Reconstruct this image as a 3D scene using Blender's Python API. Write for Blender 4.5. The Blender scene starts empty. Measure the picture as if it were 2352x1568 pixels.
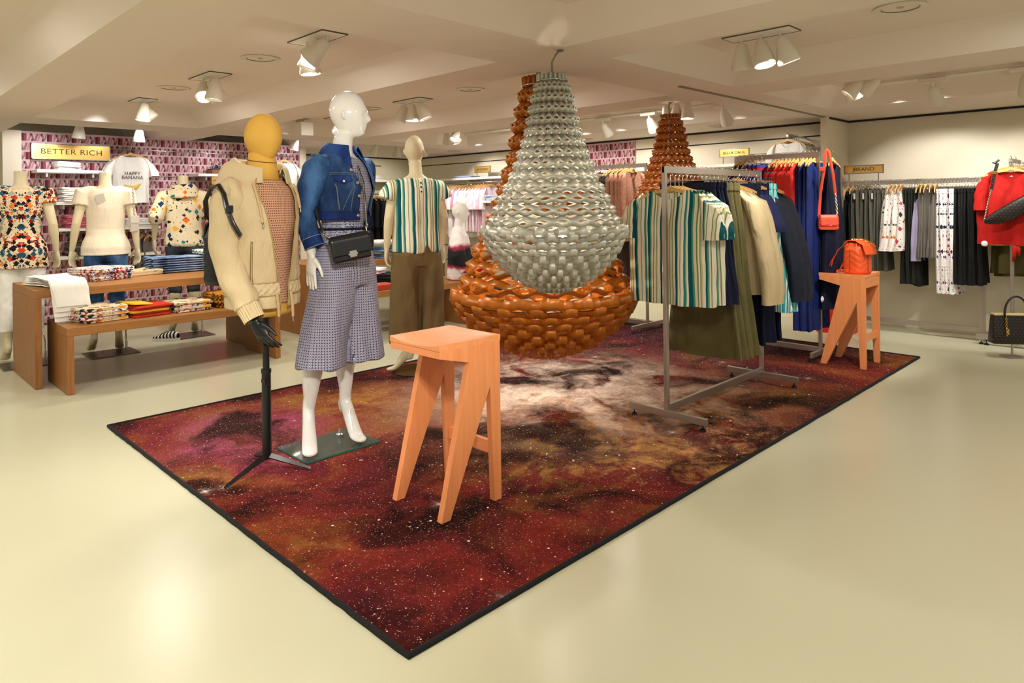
import bpy, bmesh, math, random
from mathutils import Vector, Matrix, Euler, noise
PI = math.pi
sc = bpy.context.scene
COL = sc.collection
R = random.Random(7)

# ------------------------------------------------------------------ camera
cam_d = bpy.data.cameras.new('camera')
cam_d.sensor_width = 36.0
cam_d.lens = 36.0 * 1570.0 / 2352.0
cam_d.shift_y = -316.5 / 2352.0
cam_d.clip_start = 0.05
cam = bpy.data.objects.new('camera', cam_d)
COL.objects.link(cam)
cam.matrix_world = Matrix.Translation((0, 0, 1.35)) @ Matrix.Rotation(-PI/4, 4, 'Z') @ Matrix.Rotation(PI/2, 4, 'X') @ Matrix.Rotation(-0.0118, 4, 'Z')
sc.camera = cam
# ------------------------------------------------------------------ view, world
vs = sc.view_settings
vs.view_transform = 'Standard'
vs.look = 'None'
vs.gamma = 1.0
vs.use_curve_mapping = False
vs.exposure = 0.33
W = bpy.data.worlds.new('world'); sc.world = W
W.use_nodes = True
bg = W.node_tree.nodes['Background']
bg.inputs[0].default_value = (1.0, 0.95, 0.86, 1)
bg.inputs[1].default_value = 0.42
sc.cycles.max_bounces = 8
sc.cycles.diffuse_bounces = 4
sc.cycles.glossy_bounces = 3
sc.cycles.transmission_bounces = 4
sc.cycles.transparent_max_bounces = 6
sc.cycles.sample_clamp_indirect = 4.0
sc.cycles.caustics_reflective = False
sc.cycles.caustics_refractive = False
sc.cycles.use_denoising = True
sc.cycles.use_adaptive_sampling = True
sc.cycles.adaptive_threshold = 0.03
WARM = (1.0, 0.955, 0.885)
COOL = (0.96, 0.94, 1.0)
def spot(loc, target, power, angle=80, blend=0.6, color=WARM, radius=0.05):
    d = bpy.data.lights.new('spot_light', 'SPOT')
    d.energy = power; d.spot_size = math.radians(angle); d.spot_blend = blend
    d.color = color; d.shadow_soft_size = radius
    o = bpy.data.objects.new('spot_light', d); COL.objects.link(o)
    o.location = loc
    o.rotation_euler = (Vector(target) - Vector(loc)).to_track_quat('-Z', 'Y').to_euler()
    return o
def area(loc, size, power, color=WARM):
    d = bpy.data.lights.new('fill_light', 'AREA')
    d.shape = 'DISK'; d.size = size; d.energy = power; d.color = color
    o = bpy.data.objects.new('fill_light', d); COL.objects.link(o)
    o.location = loc
    return o
# general fill: wide area lights without fittings, added under the ceiling bays
ZB, ZC = 2.227, 2.395
for lx in (0.15, 2.16, 4.14, 6.15):
    for ly in (0.2, 4.3, 6.6):
        area((lx, ly, ZC - 0.03), 0.35, 14 if ly > 1 else 16)
area((-2.2, 0.6, 2.36), 0.5, 15); area((-2.0, 4.5, 2.36), 0.5, 15)

# ceiling cluster lamps and added spots without a fixture, each aimed at its subject
for loc, tgt, pw, an in (((0.1, 2.3, 2.33), (0.5, 2.75, 0), 120, 80), ((0.3, 0.2, 2.33), (1.5, 3.4, 1.25), 110, 50), ((0.5, 0.4, 2.33), (2.0, 3.3, 1.0), 110, 50),
        ((2.3, 3.75, 2.2), (2.1, 2.2, 0.0), 40, 80), ((2.16, 5.55, 2.2), (1.6, 6.8, 0.8), 45, 65), ((2.16, 5.4, 2.2), (2.3, 6.6, 0.6), 45, 65), ((2.16, 7.2, 2.2), (2.0, 7.3, 1.0), 30, 90),
        ((4.14, 5.53, 2.2), (3.4, 4.3, 1.1), 50, 60), ((4.14, 5.4, 2.2), (4.4, 6.8, .8), 50, 70), ((4.14, 1.92, 2.2), (3.9, 3.1, 0), 80, 62), ((4.1, 1.8, 2.2), (4.2, 2.3, 1.1), 40, 90), ((3.9, 1.5, 2.25), (2.9, 2.45, 1.2), 35, 55),
        ((5.9, 1.9, 2.2), (5.9, 2.4, 1.1), 50, 80), ((6.15, 3.75, 2.2), (5.9, 4.3, 1.2), 60, 80), ((6.15, 3.75, 2.2), (4.6, 3.4, 0), 60, 80), ((5.9, 0.9, 2.3), (7.1, 1.15, 1.1), 55, 60), ((4.6, 1.2, 2.3), (5.85, 2.0, .7), 95, 40)):  # last spot has no fixture, added to brighten the far stool
    spot(loc, tgt, pw, an)
for x, p in ((1.7, 18), (2.6, 26), (3.3, 22), (4.0, 22), (4.7, 17)): spot((x, 8.72, 2.24), (x - .05, 9.5, 1.55), p, 95, .5, COOL)
for y, p in ((8.35, 70), (7.6, 30), (6.35, 26), (5.55, 26), (5.0, 24), (4.35, 18), (3.45, 12)): spot((6.72, y, 2.22), (7.75, y - .1, 1.25), p, 85, .4)
for y, p in ((1.9, 40), (1.55, 34), (.92, 34)): spot((6.72, y, 2.22), (7.95, y, 1.0), p, 80, .4)
spot((2.3, 7.3, 2.25), (2.6, 9.2, 1.65), 55, 26, .5, COOL); spot((1.9, 7.2, 2.25), (1.95, 9.3, 1.85), 40, 24, .5, COOL); spot((4.0, 7.6, 2.25), (3.85, 9.3, 1.8), 45, 28, .5, COOL)
spot((6.6, 9.4, 2.2), (7.0, 10.5, 1.2), 30, 90)

# ------------------------------------------------------------------ helpers
def tag(o, label=None, cat=None, group=None, kind=None):
    if label: o['label'] = label
    if cat: o['category'] = cat
    if group: o['group'] = group
    if kind: o['kind'] = kind
    return o
def thing(name, label, cat, loc=(0, 0, 0), rz=0, group=None):
    o = bpy.data.objects.new(name, None); COL.objects.link(o)
    o.empty_display_size = 0.05
    o.location = loc; o.rotation_euler = (0, 0, rz)
    return tag(o, label, cat, group)
def dup(root, loc=None, rz=None, label=None, group=None):
    r = root.copy(); COL.objects.link(r)
    if loc is not None: r.location = loc
    if rz is not None: r.rotation_euler = (0, 0, rz)
    if label: r['label'] = label
    if group: r['group'] = group
    for ch in list(root.children):
        c = ch.copy(); COL.objects.link(c); c.parent = r
        for g in list(ch.children):
            d = g.copy(); COL.objects.link(d); d.parent = c
    return r
def lerp(a, b, t): return a + (b - a) * t
def sm(t):
    t = max(0.0, min(1.0, t)); return t * t * (3 - 2 * t)
def interp(keys, t):
    if t <= keys[0][0]: return keys[0][1]
    for (a, va), (b, vb) in zip(keys, keys[1:]):
        if t <= b: 
            u = (t - a) / (b - a) if b > a else 0
            if isinstance(va, tuple): return tuple(lerp(p, q, u) for p, q in zip(va, vb))
            return lerp(va, vb, u)
    return keys[-1][1]
def nz(x, y, z): return noise.noise(Vector((x, y, z)))

class MB:
    def __init__(s): s.v = []; s.f = []; s.mi = []
    def add(s, vs, fs, mi=0):
        b = len(s.v); s.v.extend([tuple(v) for v in vs])
        for f in fs: s.f.append(tuple(i + b for i in f)); s.mi.append(mi)
    def box(s, c, d, mat=None, mi=0):
        x, y, z = d[0] / 2, d[1] / 2, d[2] / 2
        vs = [Vector(p) for p in ((-x,-y,-z),(x,-y,-z),(x,y,-z),(-x,y,-z),(-x,-y,z),(x,-y,z),(x,y,z),(-x,y,z))]
        if mat is not None: vs = [mat @ v for v in vs]
        vs = [v + Vector(c) for v in vs]
        s.add(vs, [(0,3,2,1),(4,5,6,7),(0,1,5,4),(1,2,6,5),(2,3,7,6),(3,0,4,7)], mi)
    def b2(s, lo, hi, mi=0):
        s.box([(a + b) / 2 for a, b in zip(lo, hi)], [b - a for a, b in zip(lo, hi)], None, mi)
    def loft(s, rings, cap=True, closed=True, mi=0):
        n = len(rings[0]); vs = [p for r in rings for p in r]; fs = []
        for i in range(len(rings) - 1):
            for j in range(n if closed else n - 1):
                k = (j + 1) % n
                fs.append((i*n+j, i*n+k, (i+1)*n+k, (i+1)*n+j))
        if cap and closed:
            fs.append(tuple(reversed(range(n)))); fs.append(tuple((len(rings)-1)*n + j for j in range(n)))
        s.add(vs, fs, mi)
    def tube(s, pts, rad, n=10, cap=True, flat=1.0, up=None, mi=0, closed_path=False):
        pts = [Vector(p) for p in pts]
        if not hasattr(rad, '__len__'): rad = [rad] * len(pts)
        rings = []; prev = None
        for i, p in enumerate(pts):
            a = pts[i-1] if i > 0 else (pts[-1] if closed_path else p)
            b = pts[i+1] if i < len(pts)-1 else (pts[0] if closed_path else p)
            t = (b - a); t = t.normalized() if t.length > 1e-9 else Vector((0, 0, 1))
            if prev is None:
                u = Vector(up) if up else (Vector((1, 0, 0)) if abs(t.x) < 0.9 else Vector((0, 1, 0)))
            else: u = prev
            u = (u - t * u.dot(t)); u = u.normalized() if u.length > 1e-6 else t.orthogonal().normalized()
            prev = u; w = t.cross(u)
            rings.append([p + rad[i] * (math.cos(2*PI*j/n) * u + flat * math.sin(2*PI*j/n) * w) for j in range(n)])
        if closed_path: rings.append(rings[0])
        s.loft(rings, cap and not closed_path, True, mi)
    def etube(s, keys, n=20, cap=True, mi=0):
        """keys: (centre, half width x, half depth y): elliptical rings level in z"""
        s.loft([[(c[0] + a*math.cos(2*PI*j/n), c[1] + b*math.sin(2*PI*j/n), c[2]) for j in range(n)] for c, a, b in keys], cap, True, mi)
    def lathe(s, prof, n=28, c=(0, 0, 0), mat=None, mi=0, cap=False):
        rings = []
        for r, z in prof:
            ring = [Vector((r*math.cos(2*PI*j/n), r*math.sin(2*PI*j/n), z)) for j in range(n)]
            if mat is not None: ring = [mat @ v for v in ring]
            rings.append([v + Vector(c) for v in ring])
        s.loft(rings, cap, True, mi)
    def prism(s, poly, axis, a, b, mi=0):
        """poly in the two other axes, extruded from a to b along axis"""
        n = len(poly)
        def P(p, t):
            return {'x': (t, p[0], p[1]), 'y': (p[0], t, p[1]), 'z': (p[0], p[1], t)}[axis]
        vs = [P(p, a) for p in poly] + [P(p, b) for p in poly]
        fs = [tuple(range(n)), tuple(range(2*n - 1, n - 1, -1))] + [(j, j + n, (j+1) % n + n, (j+1) % n) for j in range(n)]
        s.add(vs, fs, mi)
    def sphere(s, c, r, n=16, m=10, mi=0):
        if not hasattr(r, '__len__'): r = (r, r, r)
        rings = []
        for i in range(m + 1):
            a = PI * i / m; q = max(math.sin(a), 0.02)
            rings.append([(c[0] + r[0]*q*math.cos(2*PI*j/n), c[1] + r[1]*q*math.sin(2*PI*j/n), c[2] - r[2]*math.cos(a)) for j in range(n)])
        s.loft(rings, True, True, mi)
    def grid(s, fn, nu, nv, mi=0, closed_u=False):
        vs = [fn(i / nu, j / nv) for j in range(nv + 1) for i in range(nu + (0 if closed_u else 1))]
        w = nu if closed_u else nu + 1; fs = []
        for j in range(nv):
            for i in range(nu):
                k = (i + 1) % w if closed_u else i + 1
                fs.append((j*w+i, j*w+k, (j+1)*w+k, (j+1)*w+i))
        s.add(vs, fs, mi)
    def mesh(s, name, mats, smooth=None, fix=True):
        me = bpy.data.meshes.new(name)
        me.from_pydata([tuple(v) for v in s.v], [], s.f)
        if fix:
            bm = bmesh.new(); bm.from_mesh(me); bmesh.ops.recalc_face_normals(bm, faces=bm.faces); bm.to_mesh(me); bm.free()
        for m in (mats if isinstance(mats, (list, tuple)) else [mats]): me.materials.append(m)
        if any(s.mi): me.polygons.foreach_set('material_index', s.mi)
        if smooth is not None:
            me.polygons.foreach_set('use_smooth', [True] * len(me.polygons))
            if smooth < 180: me.set_sharp_from_angle(angle=math.radians(smooth))
        me.update()
        return me
    def build(s, name, mats, parent=None, smooth=None, bevel=0, solid=0, fix=True):
        o = bpy.data.objects.new(name, s.mesh(name, mats, smooth, fix)); COL.objects.link(o)
        if parent: o.parent = parent
        if bevel:
            b = o.modifiers.new('bevel', 'BEVEL'); b.width = bevel; b.segments = 2; b.limit_method = 'ANGLE'; b.angle_limit = math.radians(50)
            b.harden_normals = False
        if solid:
            b = o.modifiers.new('solid', 'SOLIDIFY'); b.thickness = solid; b.offset = 0
        return o
    def remesh(s, name, mats, voxel=0.006, smooth=4, parent=None, disp=None, dec=None):
        me = s.mesh('tmp', mats if isinstance(mats, (list, tuple)) else [mats])
        t = bpy.data.objects.new('tmp', me); COL.objects.link(t)
        r = t.modifiers.new('r', 'REMESH'); r.mode = 'VOXEL'; r.voxel_size = voxel
        k = t.modifiers.new('s', 'SMOOTH'); k.factor = 0.5; k.iterations = smooth
        dg = bpy.context.evaluated_depsgraph_get()
        me2 = bpy.data.meshes.new_from_object(t.evaluated_get(dg))
        bpy.data.objects.remove(t); bpy.data.meshes.remove(me)
        me2.name = name
        if disp:
            nrm = [v.normal.copy() for v in me2.vertices]
            for v, nn in zip(me2.vertices, nrm): v.co += nn * disp(v.co, nn)
        me2.polygons.foreach_set('use_smooth', [True] * len(me2.polygons))
        me2.update()
        o = bpy.data.objects.new(name, me2); COL.objects.link(o)
        if parent: o.parent = parent
        return o
def text(body, size, mat, parent, loc, rot, ext=0.0008, name='lettering', align='CENTER', sx=1.0, space=1.0):
    c = bpy.data.curves.new(name, 'FONT'); c.body = body; c.size = size; c.extrude = ext
    c.align_x = align; c.align_y = 'CENTER'; c.space_character = space; c.space_line = 0.85
    c.materials.append(mat)
    q = bpy.data.objects.new('tmp', c); COL.objects.link(q)
    me = bpy.data.meshes.new_from_object(q.evaluated_get(bpy.context.evaluated_depsgraph_get()))
    bpy.data.objects.remove(q); me.name = name
    if not me.materials: me.materials.append(mat)
    o = bpy.data.objects.new(name, me); COL.objects.link(o)
    o.parent = parent; o.location = loc; o.rotation_euler = rot; o.scale = (sx, 1, 1)
    return o
ORD = ['first', 'second', 'third', 'fourth', 'fifth', 'sixth', 'seventh', 'eighth', 'ninth', 'tenth', 'eleventh', 'twelfth', 'thirteenth', 'fourteenth', 'fifteenth', 'sixteenth']

# ------------------------------------------------------------------ materials
def lin(c):
    if isinstance(c, str):
        c = tuple(int(c[i:i+2], 16) / 255 for i in (0, 2, 4))
    return tuple(x / 12.92 if x <= 0.04045 else ((x + 0.055) / 1.055) ** 2.4 for x in c[:3]) + (1,)
class NT:
    def __init__(s, name):
        s.m = bpy.data.materials.new(name); s.m.use_nodes = True
        s.t = s.m.node_tree; s.p = s.t.nodes['Principled BSDF']
    def n(s, typ, **kw):
        o = s.t.nodes.new(typ)
        for k, v in kw.items(): setattr(o, k, v)
        return o
    def l(s, a, b): s.t.links.new(a, b)
    def sett(s, inp, v):
        if hasattr(v, 'is_linked') or hasattr(v, 'links'): s.l(v, inp)
        elif isinstance(v, tuple) and len(v) == 3 and inp.type == 'RGBA': inp.default_value = v + (1,)
        else: inp.default_value = v
    def math(s, op, a, b=None, c=None, clamp=False):
        o = s.n('ShaderNodeMath', operation=op, use_clamp=clamp)
        for i, v in enumerate((a, b, c)):
            if v is not None: s.sett(o.inputs[i], v)
        return o.outputs[0]
    def coord(s, kind='Object', scale=None, loc=None, rot=None):
        t = s.n('ShaderNodeTexCoord').outputs[kind]
        if scale is None and loc is None and rot is None: return t
        m = s.n('ShaderNodeMapping'); s.l(t, m.inputs[0])
        if loc: m.inputs[1].default_value = loc
        if rot: m.inputs[2].default_value = rot
        if scale: m.inputs[3].default_value = scale if hasattr(scale, '__len__') else (scale,) * 3
        return m.outputs[0]
    def noise(s, vec, scale, detail=3, rough=0.5, dist=0.0, out=0):
        o = s.n('ShaderNodeTexNoise'); s.l(vec, o.inputs['Vector'])
        o.inputs['Scale'].default_value = scale; o.inputs['Detail'].default_value = detail
        o.inputs['Roughness'].default_value = rough; o.inputs['Distortion'].default_value = dist
        return o.outputs[out]
    def voro(s, vec, scale, feature='F1', out='Distance', rnd=1.0, metric=None):
        o = s.n('ShaderNodeTexVoronoi', feature=feature); s.l(vec, o.inputs['Vector'])
        if metric: o.distance = metric
        o.inputs['Scale'].default_value = scale
        if 'Randomness' in o.inputs: o.inputs['Randomness'].default_value = rnd
        return o.outputs[out]
    def ramp(s, fac, stops, mode='LINEAR'):
        o = s.n('ShaderNodeValToRGB'); s.l(fac, o.inputs[0]); r = o.color_ramp; r.interpolation = mode
        while len(r.elements) < len(stops): r.elements.new(0.5)
        for e, (p, c) in zip(r.elements, stops):
            e.position = p; e.color = lin(c) if not isinstance(c, (int, float)) else (c, c, c, 1)
        return o.outputs[0]
    def mix(s, fac, a, b, mode='MIX'):
        o = s.n('ShaderNodeMix', data_type='RGBA', blend_type=mode)
        s.sett(o.inputs[0], fac)
        for i, v in ((6, a), (7, b)):
            if isinstance(v, str): v = lin(v)
            s.sett(o.inputs[i], v)
        return o.outputs[2]
    def sep(s, vec):
        o = s.n('ShaderNodeSeparateXYZ'); s.l(vec, o.inputs[0]); return o.outputs
    def comb(s, x, y, z):
        o = s.n('ShaderNodeCombineXYZ')
        for i, v in enumerate((x, y, z)): s.sett(o.inputs[i], v)
        return o.outputs[0]
    def bump(s, h, strength=0.3, dist=0.01):
        o = s.n('ShaderNodeBump'); s.l(h, o.inputs['Height']); o.inputs['Strength'].default_value = strength; o.inputs['Distance'].default_value = dist
        s.l(o.outputs[0], s.p.inputs['Normal'])
    def done(s, color=None, rough=0.6, metal=0.0, spec=None, sheen=0, coat=0):
        if color is not None:
            if isinstance(color, str): color = lin(color)
            s.sett(s.p.inputs['Base Color'], color)
        s.sett(s.p.inputs['Roughness'], rough); s.p.inputs['Metallic'].default_value = metal
        if spec is not None: s.p.inputs['Specular IOR Level'].default_value = spec
        if sheen: s.p.inputs['Sheen Weight'].default_value = sheen
        if coat: s.p.inputs['Coat Weight'].default_value = coat; s.p.inputs['Coat Roughness'].default_value = 0.08
        return s.m
def plain(name, color, rough=0.6, metal=0.0, grain=0, gscale=60, spec=None, coat=0, vary=0.0, vscale=4):
    t = NT(name); c = lin(color)
    co = t.coord()
    if vary:
        f = t.noise(co, vscale, 3)
        col = t.mix(f, tuple(x * (1 - vary) for x in c[:3]) + (1,), tuple(min(1, x * (1 + vary)) for x in c[:3]) + (1,))
    else: col = color
    if grain: t.bump(t.noise(co, gscale, 3), grain, 0.003)
    return t.done(col, rough, metal, spec, 0, coat)
def cloth(name, color, rough=0.85, fold=0.5, fscale=9, weave=True, vary=0.06, stretch=(1.6, 1.6, 0.5)):
    """plain woven cloth with soft creases"""
    t = NT(name); co = t.coord()
    col = color
    if not hasattr(color, 'is_linked'):
        c = lin(color); f = t.noise(co, 14, 3)
        col = t.mix(f, tuple(x * (1 - vary) for x in c[:3]) + (1,), tuple(min(1, x * (1 + vary)) for x in c[:3]) + (1,))
    cloth_finish(t, co, fold, fscale, stretch)
    return t.done(col, rough, 0, 0.25)
def cloth_finish(t, co, fold=0.5, fscale=9, stretch=(1.6, 1.6, 0.5)):
    m = t.n('ShaderNodeMapping'); t.l(co, m.inputs[0]); m.inputs[3].default_value = stretch
    h = t.noise(m.outputs[0], fscale, 3, 0.5, 0.6)
    t.bump(h, fold, 0.03)
def emis(name, color, strength):
    t = NT(name); t.p.inputs['Emission Color'].default_value = lin(color); t.p.inputs['Emission Strength'].default_value = strength
    return t.done(color, 0.4)
# ================================================================== room
m_ceil = plain('ceiling_paint', 'ece0d4', 0.9, vary=0.02)
m_wall = plain('wall_paint', 'e9dfc8', 0.85, vary=0.02)
m_white = plain('white_paint', 'f0ece2', 0.45)
m_gap = plain('shadow_gap', '241c18', 0.8)
def floor_mat():
    t = NT('poured_floor'); co = t.coord()
    f = t.noise(co, 0.9, 4); g = t.noise(co, 220, 2)
    col = t.mix(f, 'c8c6a8', 'cecbae')
    sp = t.math('GREATER_THAN', t.noise(co, 60, 3, 0.7), 0.77)
    col = t.mix(t.math('MULTIPLY', sp, 0.25), col, 'a59a78')
    t.bump(g, 0.06, 0.002)
    return t.done(col, 0.27, 0, 0.5)
m_floor = floor_mat()
b = MB(); b.b2((-5, -4, -0.1), (11, 13, 0)); tag(b.build('floor', m_floor), kind='structure')

XS = [(-2.58, -1.04), (-0.6, 0.945), (1.385, 2.934), (3.366, 4.906), (5.39, 6.90)]
YS = [(-3.2, 2.505), (3.05, 7.835), (8.41, 10.3)]
b = MB()
xb = [-3.0] + [v for p in XS for v in p] + [8.5]; yb = [-3.6] + [v for p in YS for v in p] + [11.2]
for i in range(len(xb) - 1):
    for j in range(len(yb) - 1):
        x0, x1, y0, y1 = xb[i], xb[i+1], yb[j], yb[j+1]
        if i % 2 == 1 and j % 2 == 1:
            s = 0.18; a = [(x0,y0,ZB),(x1,y0,ZB),(x1,y1,ZB),(x0,y1,ZB)]; c = [(x0+s,y0+s,ZC),(x1-s,y0+s,ZC),(x1-s,y1-s,ZC),(x0+s,y1-s,ZC)]
            b.add(a + c, [(0,1,5,4),(1,2,6,5),(2,3,7,6),(3,0,4,7),(4,5,6,7)])
        else: b.add([(x0,y0,ZB),(x1,y0,ZB),(x1,y1,ZB),(x0,y1,ZB)], [(0,1,2,3)])
b.b2((-3.0, -3.6, ZC + 0.02), (8.5, 11.2, ZC + 0.1))
tag(b.build('ceiling', m_ceil, fix=False), kind='structure')
# rear wall (long shelf wall), right wall with the rack, thin partition between them, back wall
def struct(name, lo, hi, m, **k):
    b = MB(); b.b2(lo, hi); return tag(b.build(name, m, **k), kind='structure')
struct('wall_rear', (7.85, 2.80, 0), (8.0, 10.75, ZB), m_wall)
struct('wall_right', (8.06, -0.6, 0), (8.2, 2.74, ZB), m_wall)
struct('wall_partition', (7.43, 2.735, 0), (8.06, 2.80, ZB), m_wall)
struct('wall_back', (-1.0, 10.6, 0), (7.85, 10.75, ZB), plain('back_wall_paint', 'e2dcc0', 0.85))
struct('trim_1', (7.83, 2.81, 2.203), (7.85, 10.6, 2.222), m_gap)
struct('trim_2', (7.846, 2.81, 2.062), (7.851, 10.25, 2.076), m_gap)
struct('trim_3', (8.04, -0.6, 2.206), (8.06, 2.735, 2.224), m_gap)
struct('trim_4', (5.4, 10.585, 2.203), (7.83, 10.6, 2.222), m_gap)
struct('trim_5', (6.2, 10.594, 2.062), (7.2, 10.601, 2.076), m_gap)
struct('trim_6', (4.57, 2.745, 2.219), (7.43, 2.775, 2.228), plain('groove', '8d7f68', 0.7))
struct('trim_7', (7.5, 2.722, 2.206), (8.05, 2.735, 2.224), m_gap)
struct('trim_8', (7.845, 2.81, 0.62), (7.851, 10.5, 0.632), m_gap)
struct('trim_9', (7.845, 2.81, 0.36), (7.851, 10.5, 0.372), m_gap)
struct('baseboard_right', (8.045, -0.6, 0), (8.06, 2.735, 0.05), m_wall)
# ---- wallpaper: rows of tall panes, slanted bars and triangles, as faces of one panel
WP = [plain('paper_' + n, c, 0.75) for n, c in (('ground', 'cdb0b2'), ('deep', '561820'), ('rose', '963c4a'), ('salmon', 'a2655c'), ('mauve', '94686a'), ('pale', 'b98288'))]
def wallpaper(name, axis, fixed, lo, hi, z0, z1, side, thick=0.10):
    """axis 'x': panel runs in x at y=fixed facing -y; axis 'y': runs in y at x=fixed facing -x"""
    b = MB(); L = hi - lo; rp = 0.1068; per = 0.249; hgt = 0.086
    def P(u, z, d=0.0): 
        return (lo + u, fixed - d, z) if axis == 'x' else (fixed - d, hi - u, z)
    if axis == 'x': b.b2((lo, fixed, z0), (hi, fixed + thick, z1), 0)
    else: b.b2((fixed, lo, z0), (fixed + thick, hi, z1), 0)
    shapes = [((0,0),(.105,0),(.105,1),(0,1),1), ((.105,0),(.21,0),(.21,1),(.105,1),2), ((.225,0),(.31,0),(.42,1),(.335,1),5),
              ((.375,0),(.475,0),(.42,.42),1), ((.42,.42),(.475,0),(.53,.12),(.43,1),(.33,1),4), ((.33,1),(.435,1),(.385,.6),1),
              ((.49,0),(.58,0),(.68,1),(.59,1),3), ((.61,0),(.68,0),(.75,.7),(.74,1),(.71,1),5), ((.785,0),(.885,0),(.83,.45),1), ((.83,.45),(.885,0),(.93,.12),(.84,1),(.74,1),4),
              ((.74,1),(.845,1),(.79,.6),1), ((.90,.05),(.975,.35),(.975,1),(.945,1),3)]
    def clip(poly, umax):
        for lim, sg in ((0, 1), (umax, -1)):
            out = []
            for (a, c) in zip(poly, poly[1:] + poly[:1]):
                ia = (a[0] - lim) * sg >= 0; ic = (c[0] - lim) * sg >= 0
                if ia: out.append(a)
                if ia != ic:
                    t = (lim - a[0]) / (c[0] - a[0]); out.append((lim, lerp(a[1], c[1], t)))
            poly = out
            if len(poly) < 3: return []
        return poly
    z = z1 - 0.005 - 0.02; row = 0
    while z > z0:
        za = z - hgt
        off = (row * 0.58) % 1.0
        k = -1
        while (k - 1) * per < L:
            for s in shapes:
                pts = [((k + off + p[0]) * per, za + p[1] * hgt) for p in s[:-1]]
                pts = [(u, min(max(zz, z0), z1)) for u, zz in pts]
                pts = clip(pts, L)
                if len(pts) >= 3 and za + hgt > z0:
                    d = 0.0006 + 0.0002 * (s[-1] == 1)
                    vs = [P(u, zz, d) for u, zz in pts]
                    b.add(vs, [tuple(range(len(vs)))], s[-1])
            k += 1
        z -= rp; row += 1
    return tag(b.build(name, WP, fix=False), kind='structure')
wallpaper('wall_left', 'x', 9.5, 1.565, 4.99, 0.02, 2.25, -1)
wallpaper('wall_rear_panel', 'y', 7.83, 5.43, 7.6, 0.9, 2.20, -1, 0.018)
struct('wall_left_end', (1.385, 9.46, 0.0), (1.562, 9.9, 2.25), m_wall)
struct('wall_left_return', (4.992, 9.46, 0), (5.09, 10.6, 2.227), m_wall)

# ================================================================== ceiling fittings
m_lamp = plain('lamp_white', 'e6dfd0', 0.35)
m_lens = emis('lamp_lens', 'fff6e4', 14)
m_lens_dim = emis('lamp_lens_dim', 'efe6d4', 1.2)
m_edge_grey = plain('plate_joint', '5d554c', 0.6)
m_chrome = plain('chrome', 'cfcfcf', 0.18, 1.0)
m_steel = plain('brushed_steel', 'b5aca0', 0.36, 0.85, grain=0.05, gscale=200)
m_black = plain('black_satin', '0b0a0a', 0.35)
def lamp_head(parent, loc, tilt, on=True, k=1.0):
    """bell shaped head hanging from loc; tilt = (rx, rz)"""
    M = Matrix.Rotation(tilt[1], 4, 'Z') @ Matrix.Rotation(tilt[0], 4, 'X')
    b = MB()
    b.lathe([(0.008,0.0),(0.026,-0.002),(0.037,-0.02),(0.046,-0.06),(0.060,-0.115),(0.068,-0.15),(0.068,-0.166),(0.062,-0.168),(0.058,-0.150),(0.03,-0.09),(0.004,-0.085)], 28, (0, 0, 0), M)
    o = b.build('lamp_head', m_lamp, parent, 40); o.location = loc; o.scale = (k, k, k)
    s = MB(); s.lathe([(0.001, -0.135),(0.056, -0.135),(0.056, -0.150),(0.001, -0.150)], 24, (0,0,0), M)
    s.build('lens', m_lens if on else m_lens_dim, o, 40)
    g = MB(); g.tube([(0, 0, 0.035), (0, 0, 0.0), M @ Vector((0, 0, -0.01))], 0.009, 8); g.build('swivel', m_lamp, o, 60)
    return M @ Vector((0, 0, -1))
CLW = 'recessed ceiling spotlights'
def cluster(name, c, along, heads, label, gap=0.125, z=ZC, plate=True):
    """along: 'x' or 'y': the direction of the plate"""
    t = thing(name, label, 'spotlight', (c[0], c[1], z), 0 if along == 'x' else PI/2, CLW)
    n = len(heads); L = gap * n + 0.06
    if plate:
        p = MB(); p.box((0, 0, -0.003), (L, 0.17, 0.006)); p.build('plate', m_white, t)
        e = MB()
        for x0, y0, dx, dy in ((0, .087, L, .0022), (0, -.087, L, .0022), (-L/2, 0, .0022, .174), (L/2, 0, .0022, .174)): e.box((x0, y0, -0.004), (dx, dy, .008))
        e.build('plate_edge', m_edge_grey, t)
    for i, (rx, rz, on) in enumerate(heads):
        lamp_head(t, ((i - (n - 1) / 2) * gap, 0, -0.04), (rx, rz), on)
    return t
cluster('ceiling_spotlight', (2.16, 3.86), 'y', [(0.85, -0.35 - PI/4 + .25, True), (0.35, -.6, False), (0.12, 2.6, True)], 'triple spotlight on the ceiling above the yellow headed dress form, one lamp glaring')
cluster('ceiling_spotlight', (2.16, 5.55), 'y', [(0.12, 0, False), (0.5, PI, True), (0.7, 1.2, False)], 'triple spotlight in the same bay between two round vents, lamps turned apart')
cluster('ceiling_spotlight', (2.16, 7.2), 'y', [(0.12, 0, True), (0.65, PI*0.9, False)], 'double spotlight nearest the wallpapered wall above the big gold sign')
cluster('ceiling_spotlight', (4.14, 5.53), 'y', [(0.35, 2.2, False), (0.05, 0, True), (0.4, -0.9, False)], 'triple spotlight on the ceiling above the striped blouse mannequin')
cluster('ceiling_spotlight', (4.14, 1.92), 'y', [(0.35, 2.4, True), (0.22, 1.2, True), (0.18, 3.6, False)], 'large triple spotlight on a white plate above the front clothes rack')
cluster('ceiling_spotlight', (4.28, 7.2), 'y', [(0.5, 0.6, False), (0.6, 2.6, False)], 'double spotlight behind the white mannequin head beside a white box')
cluster('ceiling_spotlight', (6.15, 7.3), 'y', [(0.7, 0.2, False), (0.45, 2.0, False), (0.5, 4.0, False)], 'three lamp heads peeping below the beam beside the bare mannequin head')
cluster('ceiling_spotlight', (6.15, 3.75), 'y', [(0.05, 0, True), (0.05, 0, True), (0.15, 2.5, False)], 'triple spotlight just above the small copper chandelier')
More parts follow.
